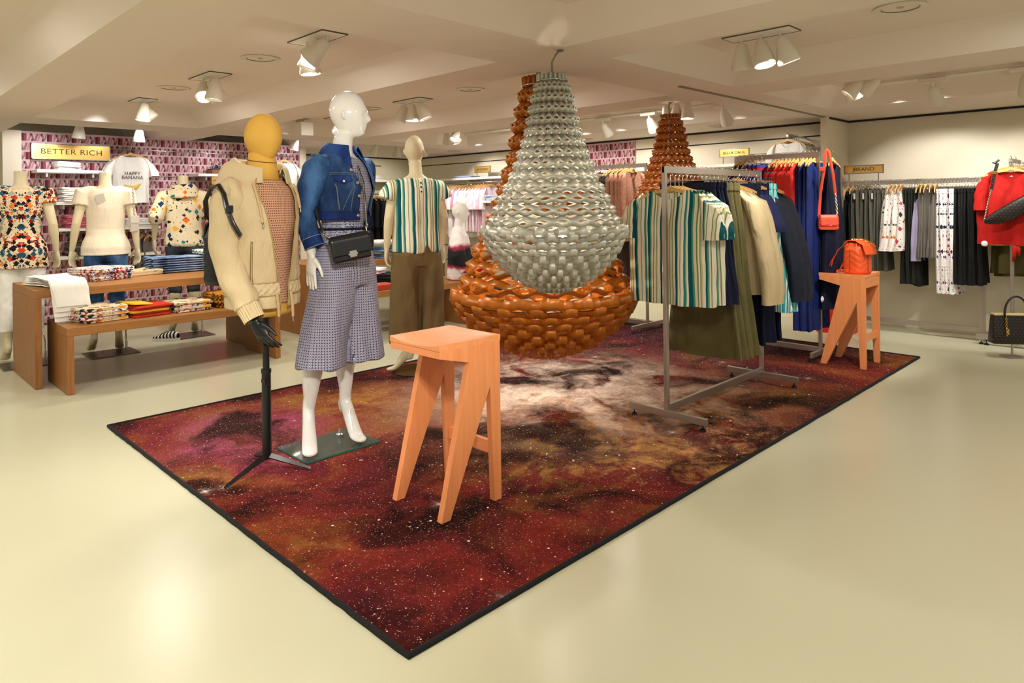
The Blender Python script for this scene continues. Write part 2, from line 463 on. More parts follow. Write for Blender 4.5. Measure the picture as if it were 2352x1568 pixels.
cluster('ceiling_spotlight', (6.15, 1.97), 'y', [(1.0, -PI/2 - 0.3, True), (0.75, -PI/2+0.5, False), (0.5, 2.6, False)], 'spotlights in the bay before the right wall, one glaring with long rays')
# white control box beside the double spotlight
t = thing('ceiling_box', 'white box lamp hanging from the ceiling behind the white mannequin head', 'lamp', (4.04, 7.55, 2.36))
b = MB(); b.box((0, 0, -0.09), (0.16, 0.16, 0.16)); b.build('housing', m_white, t, bevel=0.004)
b = MB(); b.box((-0.05, 0, 0.01), (0.05, 0.1, 0.05)); b.build('bracket', m_steel, t)
# track with heads
def track(name, p, q, label, z=ZC - 0.03):
    b = MB(); b.tube([(p[0], p[1], z), (q[0], q[1], z)], 0.018, 4)
    return tag(b.build(name, m_white), label, 'track')
track('lighting_track', (6.55, 2.1, 0), (6.55, -1.2, 0), 'white lighting track along the ceiling bay before the right wall')
track('lighting_track', (6.55, 3.35, 0), (6.55, 7.5, 0), 'white lighting track along the ceiling bay before the shelf wall')
def track_head(x, y, tilt, on, label, z=ZC - 0.055):
    t = thing('track_spotlight', label, 'spotlight', (x, y, z), 0, 'spotlights on ceiling tracks')
    b = MB(); b.box((0, 0, 0), (0.07, 0.2, 0.035)); b.build('adapter', m_lamp, t, bevel=0.004)
    b = MB(); b.tube([(0, 0, 0), (0, 0, -0.06)], 0.012, 8); b.build('stem', m_lamp, t)
    lamp_head(t, (0, 0, -0.05), tilt, on)
for i, (y, lb) in enumerate(((6.35, 'track spotlight nearest the far corner of the shelf wall'), (5.55, 'track spotlight aimed at the patterned panel on the shelf wall'), (5.0, 'track spotlight beside the silver chandelier lighting the shelf wall'), (4.35, 'track spotlight between the silver and the small copper chandelier'), (3.45, 'track spotlight beside the small copper chandelier near the partition'))):
    track_head(6.55, y, (0.7, -PI/2), False, lb)
for i, (y, lb) in enumerate(((1.55, 'track spotlight next to the glaring lamp before the right wall'), (0.92, 'track spotlight beside the grey ceiling box before the right wall'))):
    track_head(6.55, y, (0.7, -PI/2), False, lb)
t = thing('projector_box', 'grey box unit hanging at the ceiling edge above the red shirt', 'box', (6.35, 0.42, 2.26))
b = MB(); b.box((0, 0, 0), (0.34, 0.42, 0.17)); b.build('housing', plain('grey_plastic', 'a39c8e', 0.5), t, bevel=0.015)
b = MB(); b.box((0, 0, 0.11), (0.06, 0.06, 0.06)); b.build('mount', m_steel, t)
t = thing('ceiling_spotlight', 'lamp head cut by the picture corner above the right wall', 'spotlight', (4.14, 0.30, ZC - 0.02), 0, CLW)
lamp_head(t, (0, 0, -0.04), (0.5, 2.0), False)
# single heads over the wallpapered wall and the far corner
for i, (x, y, tl, lb) in enumerate(((1.98, 8.75, (0.12, 0.4), 'single lamp head above the large gold sign'), (2.6, 8.80, (0.1, 0.2), 'single lamp head above the white banana shirt'),
        (3.98, 8.85, (0.6, -0.8), 'single lamp head beside the yellow dress form head'), (4.62, 8.85, (0.3, 0.9), 'single lamp head at the end of the wallpapered wall'),
        (6.05, 9.0, (0.5, 0.5), 'lamp head beyond the denim jacket shoulder'), (6.5, 9.1, (0.1, 0.0), 'lamp head between the two mannequin heads'), (6.85, 8.9, (0.7, -1.0), 'lamp head next to the bare mannequin head'))):
    t = thing('ceiling_spotlight', lb, 'spotlight', (x, y, ZC - 0.06), 0, 'single ceiling spotlights')
    b = MB(); b.lathe([(0.0,0.06),(0.05,0.06),(0.05,0.045),(0.012,0.04),(0.012,-0.05)], 16); b.build('mount', m_lamp, t, 40)
    lamp_head(t, (0, 0, -0.04), tl, True)
# round vents
def vent(x, y, label, r=0.13, z=ZC):
    t = thing('ceiling_vent', label, 'vent', (x, y, z), 0, 'round ceiling vents')
    b = MB(); b.lathe([(r,0.0),(r+0.006,-0.008),(r-0.02,-0.012),(r-0.035,-0.006)], 40); b.build('ring', m_lamp, t, 40)
    b = MB(); b.lathe([(r-0.035,-0.003),(r-0.06,0.012),(0.05,0.02),(0.012,-0.006),(0.0,-0.008)], 40); b.build('disc', plain('vent_disc', 'c2b294', 0.6), t, 60)
vent(2.16, 4.65, 'round vent beside the triple spotlight nearest the dress form'); vent(2.14, 6.3, 'round vent between the two farther spotlights of the same bay')
vent(4.14, 4.66, 'round vent beside the large copper chandelier top'); vent(4.14, 6.30, 'round vent behind the white mannequin face')
vent(4.14, 1.13, 'large round vent on the ceiling toward the right wall'); vent(7.35, 3.9, 'small round vent above the gold sign on the shelf wall', z=ZB); vent(7.35, 5.95, 'small round vent above the patterned panel', z=ZB)
vent(7.3, 8.6, 'small round vent beside the bare mannequin head', z=ZB)

# ================================================================== rug
def rug_mat():
    t = NT('galaxy_rug'); co = t.coord('Object')
    warp = t.n('ShaderNodeVectorMath', operation='SCALE'); 
    nv = t.n('ShaderNodeTexNoise'); t.l(co, nv.inputs['Vector']); nv.inputs['Scale'].default_value = 1.3; nv.inputs['Detail'].default_value = 6
    sub = t.n('ShaderNodeVectorMath', operation='SUBTRACT'); t.l(nv.outputs['Color'], sub.inputs[0]); sub.inputs[1].default_value = (0.5, 0.5, 0.5)
    t.l(sub.outputs[0], warp.inputs[0]); warp.inputs['Scale'].default_value = 1.0
    ad = t.n('ShaderNodeVectorMath', operation='ADD'); t.l(co, ad.inputs[0]); t.l(warp.outputs[0], ad.inputs[1]); wc = ad.outputs[0]
    def blob(x, y, r, soft=1.0, sx=1.0, sy=1.0):
        m = t.n('ShaderNodeMapping'); t.l(wc, m.inputs[0]); m.inputs[1].default_value = (-x*sx/r, -y*sy/r, 0); m.inputs[3].default_value = (sx/r, sy/r, 0)
        ln = t.n('ShaderNodeVectorMath', operation='LENGTH'); t.l(m.outputs[0], ln.inputs[0])
        mr = t.n('ShaderNodeMapRange', interpolation_type='SMOOTHSTEP'); t.l(ln.outputs['Value'], mr.inputs[0])
        mr.inputs[1].default_value = 1.0; mr.inputs[2].default_value = 1.0 - soft; mr.inputs[3].default_value = 0; mr.inputs[4].default_value = 1
        return mr.outputs[0]
    n1 = t.noise(wc, 0.9, 7, 0.62, 0.8); n2 = t.noise(co, 3.8, 9, 0.68, 1.2); n3 = t.noise(wc, 1.9, 8, 0.68, 0.4)
    base = t.ramp(n1, [(0.30, '180a0a'), (0.40, '45141a'), (0.50, '6a201c'), (0.58, '7a3a1c'), (0.68, '86602a')])
    def over(col, fac, c): return t.mix(fac, col, c)
    k = t.math
    # centre of the rug is the origin: world = (3.87, 3.215)
    col = over(base, k('MULTIPLY', blob(-2.05, 0.85, 1.15), t.ramp(n2, [(0.36, 0.0), (0.62, 0.75)])), '8a3350')
    col = over(col, k('MULTIPLY', blob(-2.1, 0.8, 0.6), t.ramp(n3, [(0.4, 0.0), (0.65, 0.7)])), 'b8607e')
    col = over(col, k('MULTIPLY', blob(-1.35, 0.85, 0.6), t.ramp(n2, [(0.42, 0.0), (0.6, 0.8)])), 'a8782c')
    col = over(col, k('MULTIPLY', blob(-1.95, -0.9, 1.3), t.ramp(n3, [(0.40, 0.0), (0.70, 0.7)])), '8a2a22')
    col = over(col, k('MULTIPLY', blob(-1.2, -0.9, 1.1), t.ramp(n2, [(0.45, 0.0), (0.65, 0.75)])), '8a6a22')
    col = over(col, k('MULTIPLY', blob(2.1, 0.2, 1.5), t.ramp(n3, [(0.32, 0.2), (0.6, 0.95)])), '35182e')
    col = over(col, k('MULTIPLY', blob(0.7, -1.1, 0.9), t.ramp(n3, [(0.38, 0.0), (0.62, 0.8)])), '7a5420')
    col = over(col, k('MULTIPLY', blob(2.55, -0.3, 1.5, 0.8), t.ramp(n2, [(0.30, 0.4), (0.6, 0.95)])), '170b14')
    # bright printed cloud, with the lamps' hot spot painted into its colour
    cl = k('MULTIPLY', blob(-0.1, -0.05, 1.75, 0.85), t.ramp(t.noise(wc, 1.7, 9, 0.62, 0.9), [(0.38, 0.0), (0.52, 1.0)]))
    col = over(col, k('MULTIPLY', cl, 0.85), 'b08c6c')
    col = over(col, k('MULTIPLY', k('MULTIPLY', cl, blob(-0.1, 0.0, 1.55, 0.9)), t.ramp(n2, [(0.36, 0.15), (0.52, 1.0)])), 'f4e2d4')
    cl2 = k('MULTIPLY', blob(-0.6, -1.1, 0.95, 0.8), t.ramp(n2, [(0.47, 0.0), (0.62, 0.95)]))
    col = over(col, cl2, 'd0965a')
    # filaments
    rid = t.n('ShaderNodeTexNoise'); rid.noise_type = 'RIDGED_MULTIFRACTAL'; t.l(wc, rid.inputs['Vector']); rid.inputs['Scale'].default_value = 1.6; rid.inputs['Detail'].default_value = 8
    fil = t.math('MULTIPLY', t.ramp(rid.outputs[0], [(0.50, 0.0), (0.95, 1.0)]), t.ramp(t.noise(co, 1.1, 3), [(0.44, 0.0), (0.62, 0.6)]))
    col = over(col, fil, 'd98c3e')
    dk = t.ramp(t.noise(wc, 1.25, 7, 0.6, 0.5), [(0.39, 0.9), (0.51, 0.0)])
    col = over(col, dk, '100606')
    # stars
    gr = t.math('MULTIPLY_ADD', t.math('ADD', t.noise(co, 420, 2), t.noise(co, 45, 4, 0.7)), 1.3, -0.30)
    col = t.mix(1.0, col, t.comb(gr, gr, gr), 'MULTIPLY')
    fl = t.n('ShaderNodeVectorMath', operation='MULTIPLY'); t.l(co, fl.inputs[0]); fl.inputs[1].default_value = (1, 1, 0); c2 = fl.outputs[0]
    for sc_, th, keep, cc in ((34, 0.12, 0.45, 'e8c8b0'), (75, 0.17, 0.5, 'd0a088'), (130, 0.2, 0.45, 'b8846c'), (12, 0.075, 0.45, 'fff0e0'), (3.6, 0.040, 0.45, 'fff6ea')):
        d = t.voro(c2, sc_); cid = t.sep(t.voro(c2, sc_, out='Color'))[0]
        s = k('MULTIPLY', k('LESS_THAN', d, th), k('LESS_THAN', cid, keep))
        col = over(col, k('MULTIPLY', s, 0.85), cc)
    d = t.n('ShaderNodeTexVoronoi'); t.l(c2, d.inputs['Vector']); d.inputs['Scale'].default_value = 2.3
    # soft flares with four rays
    v = t.n('ShaderNodeVectorMath', operation='SUBTRACT'); t.l(d.outputs['Position'], v.inputs[1]); 
    scv = t.n('ShaderNodeVectorMath', operation='SCALE'); t.l(c2, scv.inputs[0]); scv.inputs['Scale'].default_value = 1.0; t.l(scv.outputs[0], v.inputs[0])
    xx, yy, _ = t.sep(v.outputs[0])
    q = k('MULTIPLY', k('ADD', k('ABSOLUTE', xx), 0.004), k('ADD', k('ABSOLUTE', yy), 0.004))
    fl_ = k('DIVIDE', 0.00004, q, clamp=True)
    near = k('SUBTRACT', 1.0, k('DIVIDE', d.outputs['Distance'], 0.17), clamp=True)
    fl_ = k('MULTIPLY', k('MULTIPLY', fl_, near), k('LESS_THAN', t.sep(d.outputs['Color'])[1], 0.6))
    col = over(col, fl_, 'ffeedd')
    t.bump(t.noise(co, 700, 2), 0.5, 0.004)
    return t.done(col, 0.95, 0, 0.1)
t = thing('rug', 'large rectangular rug printed with a red and gold starry nebula', 'rug', (3.87, 3.215, 0))
b = MB(); b.box((0, 0, 0.004), (5.30, 3.07, 0.008)); b.build('pile', rug_mat(), t)
b = MB()
hw, hd = 2.66, 1.546
pts = []
for (ax, ay, bx, by) in ((-hw,-hd,hw,-hd),(hw,-hd,hw,hd),(hw,hd,-hw,hd),(-hw,hd,-hw,-hd)):
    n = 60
    for i in range(n): pts.append((lerp(ax,bx,i/n) + 0.003*nz(i*0.9, ax, 1), lerp(ay,by,i/n) + 0.003*nz(i*0.7, ay, 2), 0.006))
b.tube(pts, 0.0105, 8, closed_path=True)
b.build('binding', plain('rug_binding', '0d0a0a', 0.95, grain=0.6, gscale=300), t, 180)
# ================================================================== wood things
def wood_mat(name, c1, c2, axis, rough=0.45, sc_=1.0, bump=0.05):
    t = NT(name)
    s = {'x': (1.2, 26, 26), 'y': (26, 1.2, 26), 'z': (26, 26, 1.2)}[axis]
    co = t.coord('Object', tuple(v * sc_ for v in s))
    f = t.noise(co, 2.2, 5, 0.6, 0.4); g = t.noise(co, 9, 2)
    col = t.mix(t.ramp(f, [(0.3, 0.0), (0.7, 1.0)]), c1, c2)
    t.bump(g, bump, 0.003)
    return t.done(col, rough)
oak_x = wood_mat('oak_along', '8a5a28', 'a87238', 'x'); oak_z = wood_mat('oak_upright', '885626', 'a66e36', 'z')
shaded_oak = wood_mat('shaded_oak', '5a2f14', '713c1a', 'z')  # oak with the shade at the table end painted into its colour
peach = wood_mat('peach_stain', 'e48b52', 'ee9b62', 'z', 0.42, 0.8, 0.08)
peach_x = wood_mat('peach_stain_seat', 'e68f57', 'ef9f67', 'y', 0.4, 0.8, 0.08)
m_hole = plain('dowel_hole', '3a1c10', 0.8)
def stool(name, loc, rz, label):
    t = thing(name, label, 'stool', loc, rz, 'peach bar stools')
    poly = [(-.175,.722),(.175,.722),(.175,0),(.133,0),(.112,.523),(-.127,0),(-.175,0),(-.012,.650),(-.175,.690)]
    for y0 in (-.178, .146):
        b = MB(); b.prism(poly, 'y', y0, y0 + .032); b.build('side_panel', peach, t, bevel=0.0015)
    b = MB(); n = 14   # dished seat
    top = lambda x, y: .747 - 0.017 * (1 - (y / .178) ** 2) * sm((.178 - x) / .05 + .2)
    b.grid(lambda u, v: (lerp(-.178, .178, u), lerp(-.178, .178, v), top(lerp(-.178, .178, u), lerp(-.178, .178, v))), n, n)
    b.grid(lambda u, v: (lerp(-.178, .178, u), lerp(-.178, .178, v), .722), n, n)
    for sgn in (-.178, .178):
        b.grid(lambda u, v: (sgn, lerp(-.178, .178, u), lerp(.722, top(sgn, lerp(-.178, .178, u)), v)), n, 1)
        b.grid(lambda u, v: (lerp(-.178, .178, u), sgn, lerp(.722, top(lerp(-.178, .178, u), sgn), v)), n, 1)
    b.build('seat', peach_x, t, 30)
    b = MB(); b.b2((-.175, -.146, .690), (-.155, .146, .721)); b.build('front_rail', peach_x, t)
    b = MB(); b.b2((.153, -.146, .640), (.175, .146, .721)); b.build('rear_rail', peach_x, t)
    b = MB(); b.b2((.138, -.146, .205), (.160, .146, .262)); b.build('stretcher', peach_x, t, bevel=0.0015)
    b = MB()
    for x, z in ((.03, .668), (.058, .66), (.0, .70)): b.tube([(x, .1455, z), (x, .150, z)], 0.005, 10)
    b.build('dowel_holes', m_hole, t)
    return t
stool('bar_stool', (1.982, 2.424, 0.009), 0, 'peach stained wooden bar stool standing alone at the front of the rug')
stool('bar_stool', (5.935, 2.02, 0.009), -PI/2, 'peach stained wooden bar stool carrying the orange backpack')

def nest_table(name, lo, hi, h, label, th=.062, leg=.045, m=None):
    t = thing(name, label, 'table', ((lo[0]+hi[0])/2, (lo[1]+hi[1])/2, 0), 0, 'oak display tables')
    w, d = (hi[0]-lo[0])/2, (hi[1]-lo[1])/2
    b = MB(); b.b2((-w, -d, h - th), (w, d, h)); b.build('tabletop', oak_x, t, bevel=0.002)
    for s in (-1, 1):
        b = MB(); b.b2((min(s*w, s*(w-leg)), -d, 0.004), (max(s*w, s*(w-leg)), d, h - th)); b.build('leg', m or oak_z, t)
    return t
nest_table('display_table', (1.082, 6.14), (2.90, 7.00), .74, 'taller oak display table with white jeans draped over its corner')
nest_table('display_table', (1.21, 5.775), (2.838, 6.40), .484, 'lower oak display table in front of the wallpapered wall with patterned shirts')
nest_table('display_table', (3.49, 6.47), (5.30, 7.25), .74, 'taller oak display table behind the denim jacket mannequin with folded jeans')
nest_table('display_table', (3.72, 5.80), (5.10, 6.42), .484, 'lower oak display table beside the striped blouse mannequin')
t = thing('display_plinth', 'shade-toned wooden plinth at the end of the lower table behind the copper chandelier', 'plinth', (5.33, 6.1, 0))
b = MB(); b.b2((-.20, -.32, 0.0), (.30, .35, .43)); b.build('body', shaded_oak, t)
b = MB(); b.b2((-.205, -.325, .43), (.305, .355, .484)); b.build('top', oak_x, t)

# ================================================================== clothes racks
def rack(name, L, H, loc, rz, label, foot=.54, cross=.085, bar=(.018, .042), cap=True):
    """bar along local x, centred"""
    t = thing(name, label, 'clothes rack', loc, rz, 'steel clothes racks')
    for s in (-1, 1):
        b = MB(); b.box((s*L/2, 0, (H + .076)/2), (.026, .026, H - .076)); b.build('post', m_steel, t, bevel=0.002)
        b = MB(); b.box((s*L/2, 0, .055), (.026, foot, .042)); f = b.build('foot', m_steel, t, bevel=0.002)
        for q in (-1, 1):
            b = MB(); b.lathe([(.004,.036),(.004,.018),(.017,.012),(.019,.0),(.001,0)], 16, (s*L/2, q*(foot/2 - .03), 0)); b.build('leveller', m_black, f, 50)
    b = MB(); b.box((0, 0, H - bar[1]/2), (L + .026, bar[0], bar[1])); b.build('rail', m_steel, t, bevel=0.002)
    b = MB(); b.box((0, 0, cross), (L, .022, .045)); b.build('crossbar', m_steel, t, bevel=0.002)
    return t
rack('clothes_rack', 1.285, 1.558, (4.241, 2.285, .009), 0, 'steel clothes rack at the front of the rug hung with striped blouses and jackets')
rack('clothes_rack', .74, 1.75, (5.93, 2.625, .009), PI/2, 'steel clothes rack hung with red and navy dresses beside the partition', foot=.40, cross=.075)
rack('clothes_rack', .74, 1.75, (6.06, 4.44, .009), PI/2, 'steel clothes rack hung with brown tweed behind the copper chandelier', foot=.56, cross=.075)
rack('clothes_rack', 1.27, 1.54, (7.66, 2.05, .001), PI/2, 'long steel clothes rack along the right wall below a gold sign', foot=.30, cross=.11)
# rack at the right edge: one central post with outward arm
t = thing('clothes_rack', 'steel display rack cut by the picture edge holding the red shirt', 'clothes rack', (7.52, 1.17, 0), 0, 'steel clothes racks')
b = MB(); b.box((0, 0, .87), (.03, .03, 1.66)); b.build('post', m_steel, t, bevel=0.002)
b = MB(); b.box((.2, 0, 1.685), (.5, .02, .035)); b.build('rail', m_steel, t, bevel=0.002)
b = MB(); b.box((.0, -.05, .075), (.035, .66, .05)); f = b.build('foot', m_steel, t, bevel=0.002)
b = MB(); b.lathe([(.004,.05),(.004,.02),(.02,.012),(.022,.0),(.001,0)], 16, (0, .2, 0)); b.build('leveller', m_black, f, 50)
b = MB(); b.box((.25, 0, .075), (.5, .03, .05)); b.build('crossbar', m_steel, t)
b = MB(); b.box((.45, -.1, .87), (.03, .03, 1.66)); b.build('post', m_steel, t, bevel=0.002)

# ================================================================== wall shelves, rails, signs
def shelf(name, lo, hi, z, label, th=.035, grp='white wall shelves'):
    t = thing(name, label, 'shelf', (0, 0, z), 0, grp)
    b = MB(); b.b2((lo[0], lo[1], -th), (hi[0], hi[1], 0)); b.build('board', m_white, t, bevel=0.002)
    ax = 0 if hi[0]-lo[0] > hi[1]-lo[1] else 1
    for u in (.15, .85):
        b = MB()
        if ax == 0: x = lerp(lo[0], hi[0], u); b.b2((x-.01, lo[1]+.03, -th-.05), (x+.01, hi[1], -th))
        else: y = lerp(lo[1], hi[1], u); b.b2((lo[0]+.03, y-.01, -th-.05), (hi[0], y+.01, -th))
        b.build('bracket', m_steel, t)
    return t
shelf('wall_shelf', (1.66, 9.2), (2.32, 9.5), 1.80, 'top white shelf under the large gold sign')
shelf('wall_shelf', (1.84, 9.2), (2.36, 9.5), 1.43, 'white wall shelf carrying a stack of white shirts')
shelf('wall_shelf', (1.86, 9.2), (2.95, 9.5), 1.125, 'white wall shelf carrying folded pink shirts')
shelf('wall_shelf', (1.86, 9.2), (2.95, 9.5), .80, 'lowest white wall shelf carrying olive folded trousers')
shelf('wall_shelf', (3.40, 9.15), (4.15, 9.5), 1.79, 'white wall shelf carrying striped sandals on a wooden box')
shelf('wall_shelf', (7.5, 2.85), (7.83, 9.6), 1.79, 'very long white shelf running along the rear wall')
shelf('wall_shelf', (6.3, 10.3), (7.5, 10.6), 1.80, 'white shelf on the far back wall beside the corner')
def rail(name, pts, label, r=.011):
    t = thing(name, label, 'rail', pts[0], 0, 'garment rails on the walls')
    o = Vector(pts[0])
    b = MB(); b.tube([Vector(p) - o for p in pts], r, 10); b.build('bar', m_chrome, t, 60)
    return t
rail('garment_rail', [(7.84, 7.72, 1.70), (7.4, 7.72, 1.70), (7.4, 9.0, 1.70), (7.84, 9.0, 1.70)], 'steel rail under the long shelf holding pink tops')
rail('garment_rail', [(6.62, 10.6, 1.545), (6.62, 10.3, 1.545), (7.42, 10.3, 1.545), (7.42, 10.6, 1.545)], 'steel rail on the back wall holding black clothes')
rail('garment_rail', [(7.84, 3.12, 2.05), (7.35, 3.12, 2.05)], 'short steel arm above the gold sign on the rear wall holding white shirts', .012)
rail('garment_rail', [(2.45, 9.49, 2.085), (4.9, 9.49, 2.085)], 'thin upper hanging rail across the wallpapered wall', .007)
rail('garment_rail', [(2.3, 9.49, 1.76), (3.42, 9.49, 1.76)], 'thin lower hanging rail across the wallpapered wall', .007)
rail('garment_rail', [(2.62, 9.49, 2.085), (2.62, 9.18, 2.085)], 'short arm on the wallpapered wall holding the banana shirt', .008)
rail('garment_rail', [(4.62, 9.49, 2.085), (4.62, 9.22, 2.085)], 'short arm at the end of the wallpapered wall holding a white shirt', .008)
rail('garment_rail', [(3.45, 9.5, 1.55), (3.45, 9.28, 1.55), (4.1, 9.28, 1.55), (4.1, 9.5, 1.55)], 'rail under the sandal shelf holding coral trousers', .01)
def gold_mat():
    t = NT('brushed_gold'); co = t.coord('Object', (3, 3, 160)); t.bump(t.noise(co, 3, 2), 0.06, 0.002)
    return t.done('d9b060', 0.36, 0.85)
m_gold = gold_mat(); m_ink = plain('sign_ink', '2a2118', 0.6); m_frame = plain('sign_frame', '8d8478', 0.35, 0.9)
def sign(name, c, w, h, rz, body, label, size, legs=0, sx=1.0, space=1.0):
    """local x along the plate, faces local -y"""
    t = thing(name, label, 'sign', c, rz, 'gold shop signs')
    b = MB(); b.box((0, 0, 0), (w, .008, h)); b.build('plate', m_gold, t)
    b = MB(); e = .008
    for x, z, dx, dz in ((0, h/2, w + e, e), (0, -h/2, w + e, e), (-w/2, 0, e, h + e), (w/2, 0, e, h + e)): b.box((x, 0, z), (dx, .018, dz))
    b.build('frame', m_frame, t)
    text(body, size, m_ink, t, (0, -.0052, 0), (PI/2, 0, 0), sx=sx, space=space)
    if legs:
        for s in (-1, 1):
            b = MB(); b.box((s*w*.38, .002, -h/2 - legs/2), (.008, .008, legs)); b.build('leg', m_frame, t)
    return t
sign('shop_sign', (2.055, 9.44, 2.02), .80, .172, 0, 'BETTER RICH', 'large gold sign on the pink wallpaper above the top shelf', .088, sx=1.12, space=1.1)
b = MB(); b.b2((1.7, 9.445, 1.99), (2.4, 9.5, 2.05)); o = b.build('backing', m_frame, bpy.data.objects['shop_sign']); o.location = (-2.055, -9.44, -2.02)
sign('shop_sign', (7.53, 8.2, 1.912), .36, .10, -PI/2, 'BETTER RICH', 'small gold sign standing on the long shelf above the pink tops', .046, .072, 1.0)
sign('shop_sign', (7.6, 3.865, 1.922), .37, .085, -PI/2, 'BELLA DAHL', 'small gold sign on the long shelf beside the small copper chandelier', .048, .09, 1.05)
sign('shop_sign', (7.68, 2.46, 1.666), .38, .082, -PI/2, 'JBRAND', 'small gold sign on legs above the grey jeans of the wall rack', .052, .095, 1.15)
t = sign('shop_sign', (3.66, 9.14, 1.70), .20, .105, 0, "MASON'S", "small sign hung under the sandal shelf of the wallpapered wall", .036, .18)

# ================================================================== chandeliers
def ribbon_mat(name, c, c2, rough, metal):
    t = NT(name); co = t.coord(); f = t.noise(co, 30, 3)
    t.bump(t.noise(co, 260, 2), 0.08, 0.002)
    return t.done(t.mix(f, c, c2), rough, metal, 0.5)
m_silver = ribbon_mat('silver_ribbon', 'b2b0a2', 'c4c2b4', 0.42, 0.3)
m_copper = ribbon_mat('copper_ribbon', 'a85c0c', 'c07018', 0.36, 0.12)
m_copper_dark = ribbon_mat('copper_ribbon_small', 'a0560e', 'b46616', 0.38, 0.12)
m_bulb = emis('bulb_glow', 'fff3dc', 12)
m_cable = plain('grey_cable', '857b6b', 0.5)
# height over the lowest tip and outer radius of the grey one (unit scale)
PROF = sorted([(1.232, .088), (1.172, .122), (.925, .172), (.676, .262), (.577, .318), (.477, .362), (.40, .395), (.335, .408)])
LOW = sorted([(.335, .402), (.26, .375), (.178, .325), (.142, .285), (.081, .222), (.03, .130), (.0, .06)])
def chandelier(name, loc, k, N, mat, label, mount, wire, seed=0, zb=.335, oe=1.0):
    """loc: the lowest tip; k scales the whole lamp"""
    t = thing(name, label, 'chandelier', loc, 0, 'ribbon chandeliers')
    rr = random.Random(seed)
    tri = lambda p: 1 - 2*abs(((p/PI) % 2) - 1) if False else max(-1., min(1., 1.9*math.cos(p)))
    zz_ = lambda z: z*zb/.335 if z < .335 else zb + (z - .335)*(1.25 - zb)/(1.25 - .335)
    def strip(top, bot, b_, sg, rt, rb, dent=0.0, nm='ribbon'):
        """closed wavy ribbon; top and bottom edge as (radius, z); b_ height wave; rt, rb radial wave at both edges"""
        m = MB(); S = N * 14; vs = []; off = rr.uniform(-.03, .03)
        for j in range(S):
            th = 2*PI*j/S + off; c0 = math.cos(N*(th-off)) * sg; c = max(-1., min(1., 1.8*c0)) if dent == 0 else c0
            jt = .003*nz(th*2.2, top[1]*31, seed)
            dz = b_*c0 + jt
            r1 = top[0] + rt*c + jt; r2 = bot[0] + rb*c + jt
            for r, z in ((r1, top[1]), ((r1+r2)/2 + dent*abs(c0), (top[1]+bot[1])/2), (r2, bot[1])):
                vs.append((r*k*math.cos(th), r*k*math.sin(th), zz_(z+dz)*k))
        fs = []
        for j in range(S):
            q = (j+1) % S
            for e in range(2): fs.append((j*3+e, j*3+e+1, q*3+e+1, q*3+e))
        m.add(vs, fs); return m.build(nm, mat, t, 24 if dent else 12, solid=.0018)
    m = MB(); S = 320; vs = []
    for j in range(S):
        th = 2*PI*j/S; r = .080 + .010*math.cos(20*th)
        for z in (1.250, 1.208): vs.append((r*k*math.cos(th), r*k*math.sin(th), z*k))
    m.add(vs, [(j*2, j*2+1, ((j+1)%S)*2+1, ((j+1)%S)*2) for j in range(S)]); m.build('collar', mat, t, 60, solid=.002)
    m = MB(); m.tube([(.089*k*math.cos(2*PI*j/40), .089*k*math.sin(2*PI*j/40), 1.21*k) for j in range(40)], .003*k, 6, closed_path=True); m.build('collar_ring', m_chrome, t, 180)
    z = 1.207; i = 0
    def pleat(top, bot, A, nrm, nm='ribbon'):
        """strip between two rings, pleated along its own normal; neighbours meet on alternate folds"""
        m = MB(); S = N * 16; vs = []; off = rr.uniform(-.02, .02)
        for j in range(S):
            th = 2*PI*j/S + off; c = math.cos(N*(th-off)); c = c*(1.15 - .15*c*c)
            jt = .0025*nz(th*2.2, top[1]*31, seed)
            for (r, z) in (top, ((top[0]+bot[0])/2, (top[1]+bot[1])/2), bot):
                R_ = (r + A*c*nrm[0] + jt)*k; vs.append((R_*math.cos(th), R_*math.sin(th), zz_(z + A*c*nrm[1] + jt)*k))
        fs = []
        for j in range(S):
            q = (j+1) % S
            for e in range(2): fs.append((j*3+e, j*3+e+1, q*3+e+1, q*3+e))
        m.add(vs, fs); return m.build(nm, mat, t, 32, solid=.0018)
    while z > .41:      # upper zigzag: strips lean out, then in
        u = (1.207 - z)/(1.207 - .335)
        pair = .0635; A = lerp(.0058, .0088, u*u)*lerp(1, oe, u); nz_ = .72; nr_ = .69
        h = max(.012, pair/2 - 2*A*nz_*.93); dr = lerp(.032, .040, u)
        zc = z - pair/4; ro = interp(PROF, zc) - A*nr_; ri = ro - dr
        if i % 2 == 0: pleat((ri, zc + h/2), (ro, zc - h/2), A, (nr_, nz_))
        else: pleat((interp(PROF, zc + pair/2) - A*nr_, zc + h/2), (interp(PROF, zc - pair/2) - A*nr_ - dr, zc - h/2), A, (nr_, -nz_))
        z -= pair/2; i += 1
    while z > .235:     # belly: upright strips meeting at alternate waves, eye shaped gaps between
        h = .041; bb = .0085; sg = 1 if i % 2 == 0 else -1; zc = z - h/2
        r = interp(PROF, zc) if zc > .335 else interp(LOW, zc)
        strip((r - .004 + (.010 if zc < .335 else 0), z), (r + .004 - (.014 if zc < .335 else 0), z - h), bb, sg, .019, .019, 0)
        z -= .0385; i += 1
    while z > .028:      # belly and lower part: upright pleated strips stepping inwards
        u = sm((.375 - z)/.25)
        hh = lerp(.046, .040, u); r = interp(LOW, z - hh*.75)
        sg = 1 if i % 2 == 0 else -1
        rw = min(.019, r*.10)
        strip((r + .004, z + hh*.12), (r - .004, z - hh*.95), lerp(.008, .002, u), sg, rw, rw*1.1, 0)
        z -= lerp(.040, .036, u); i += 1
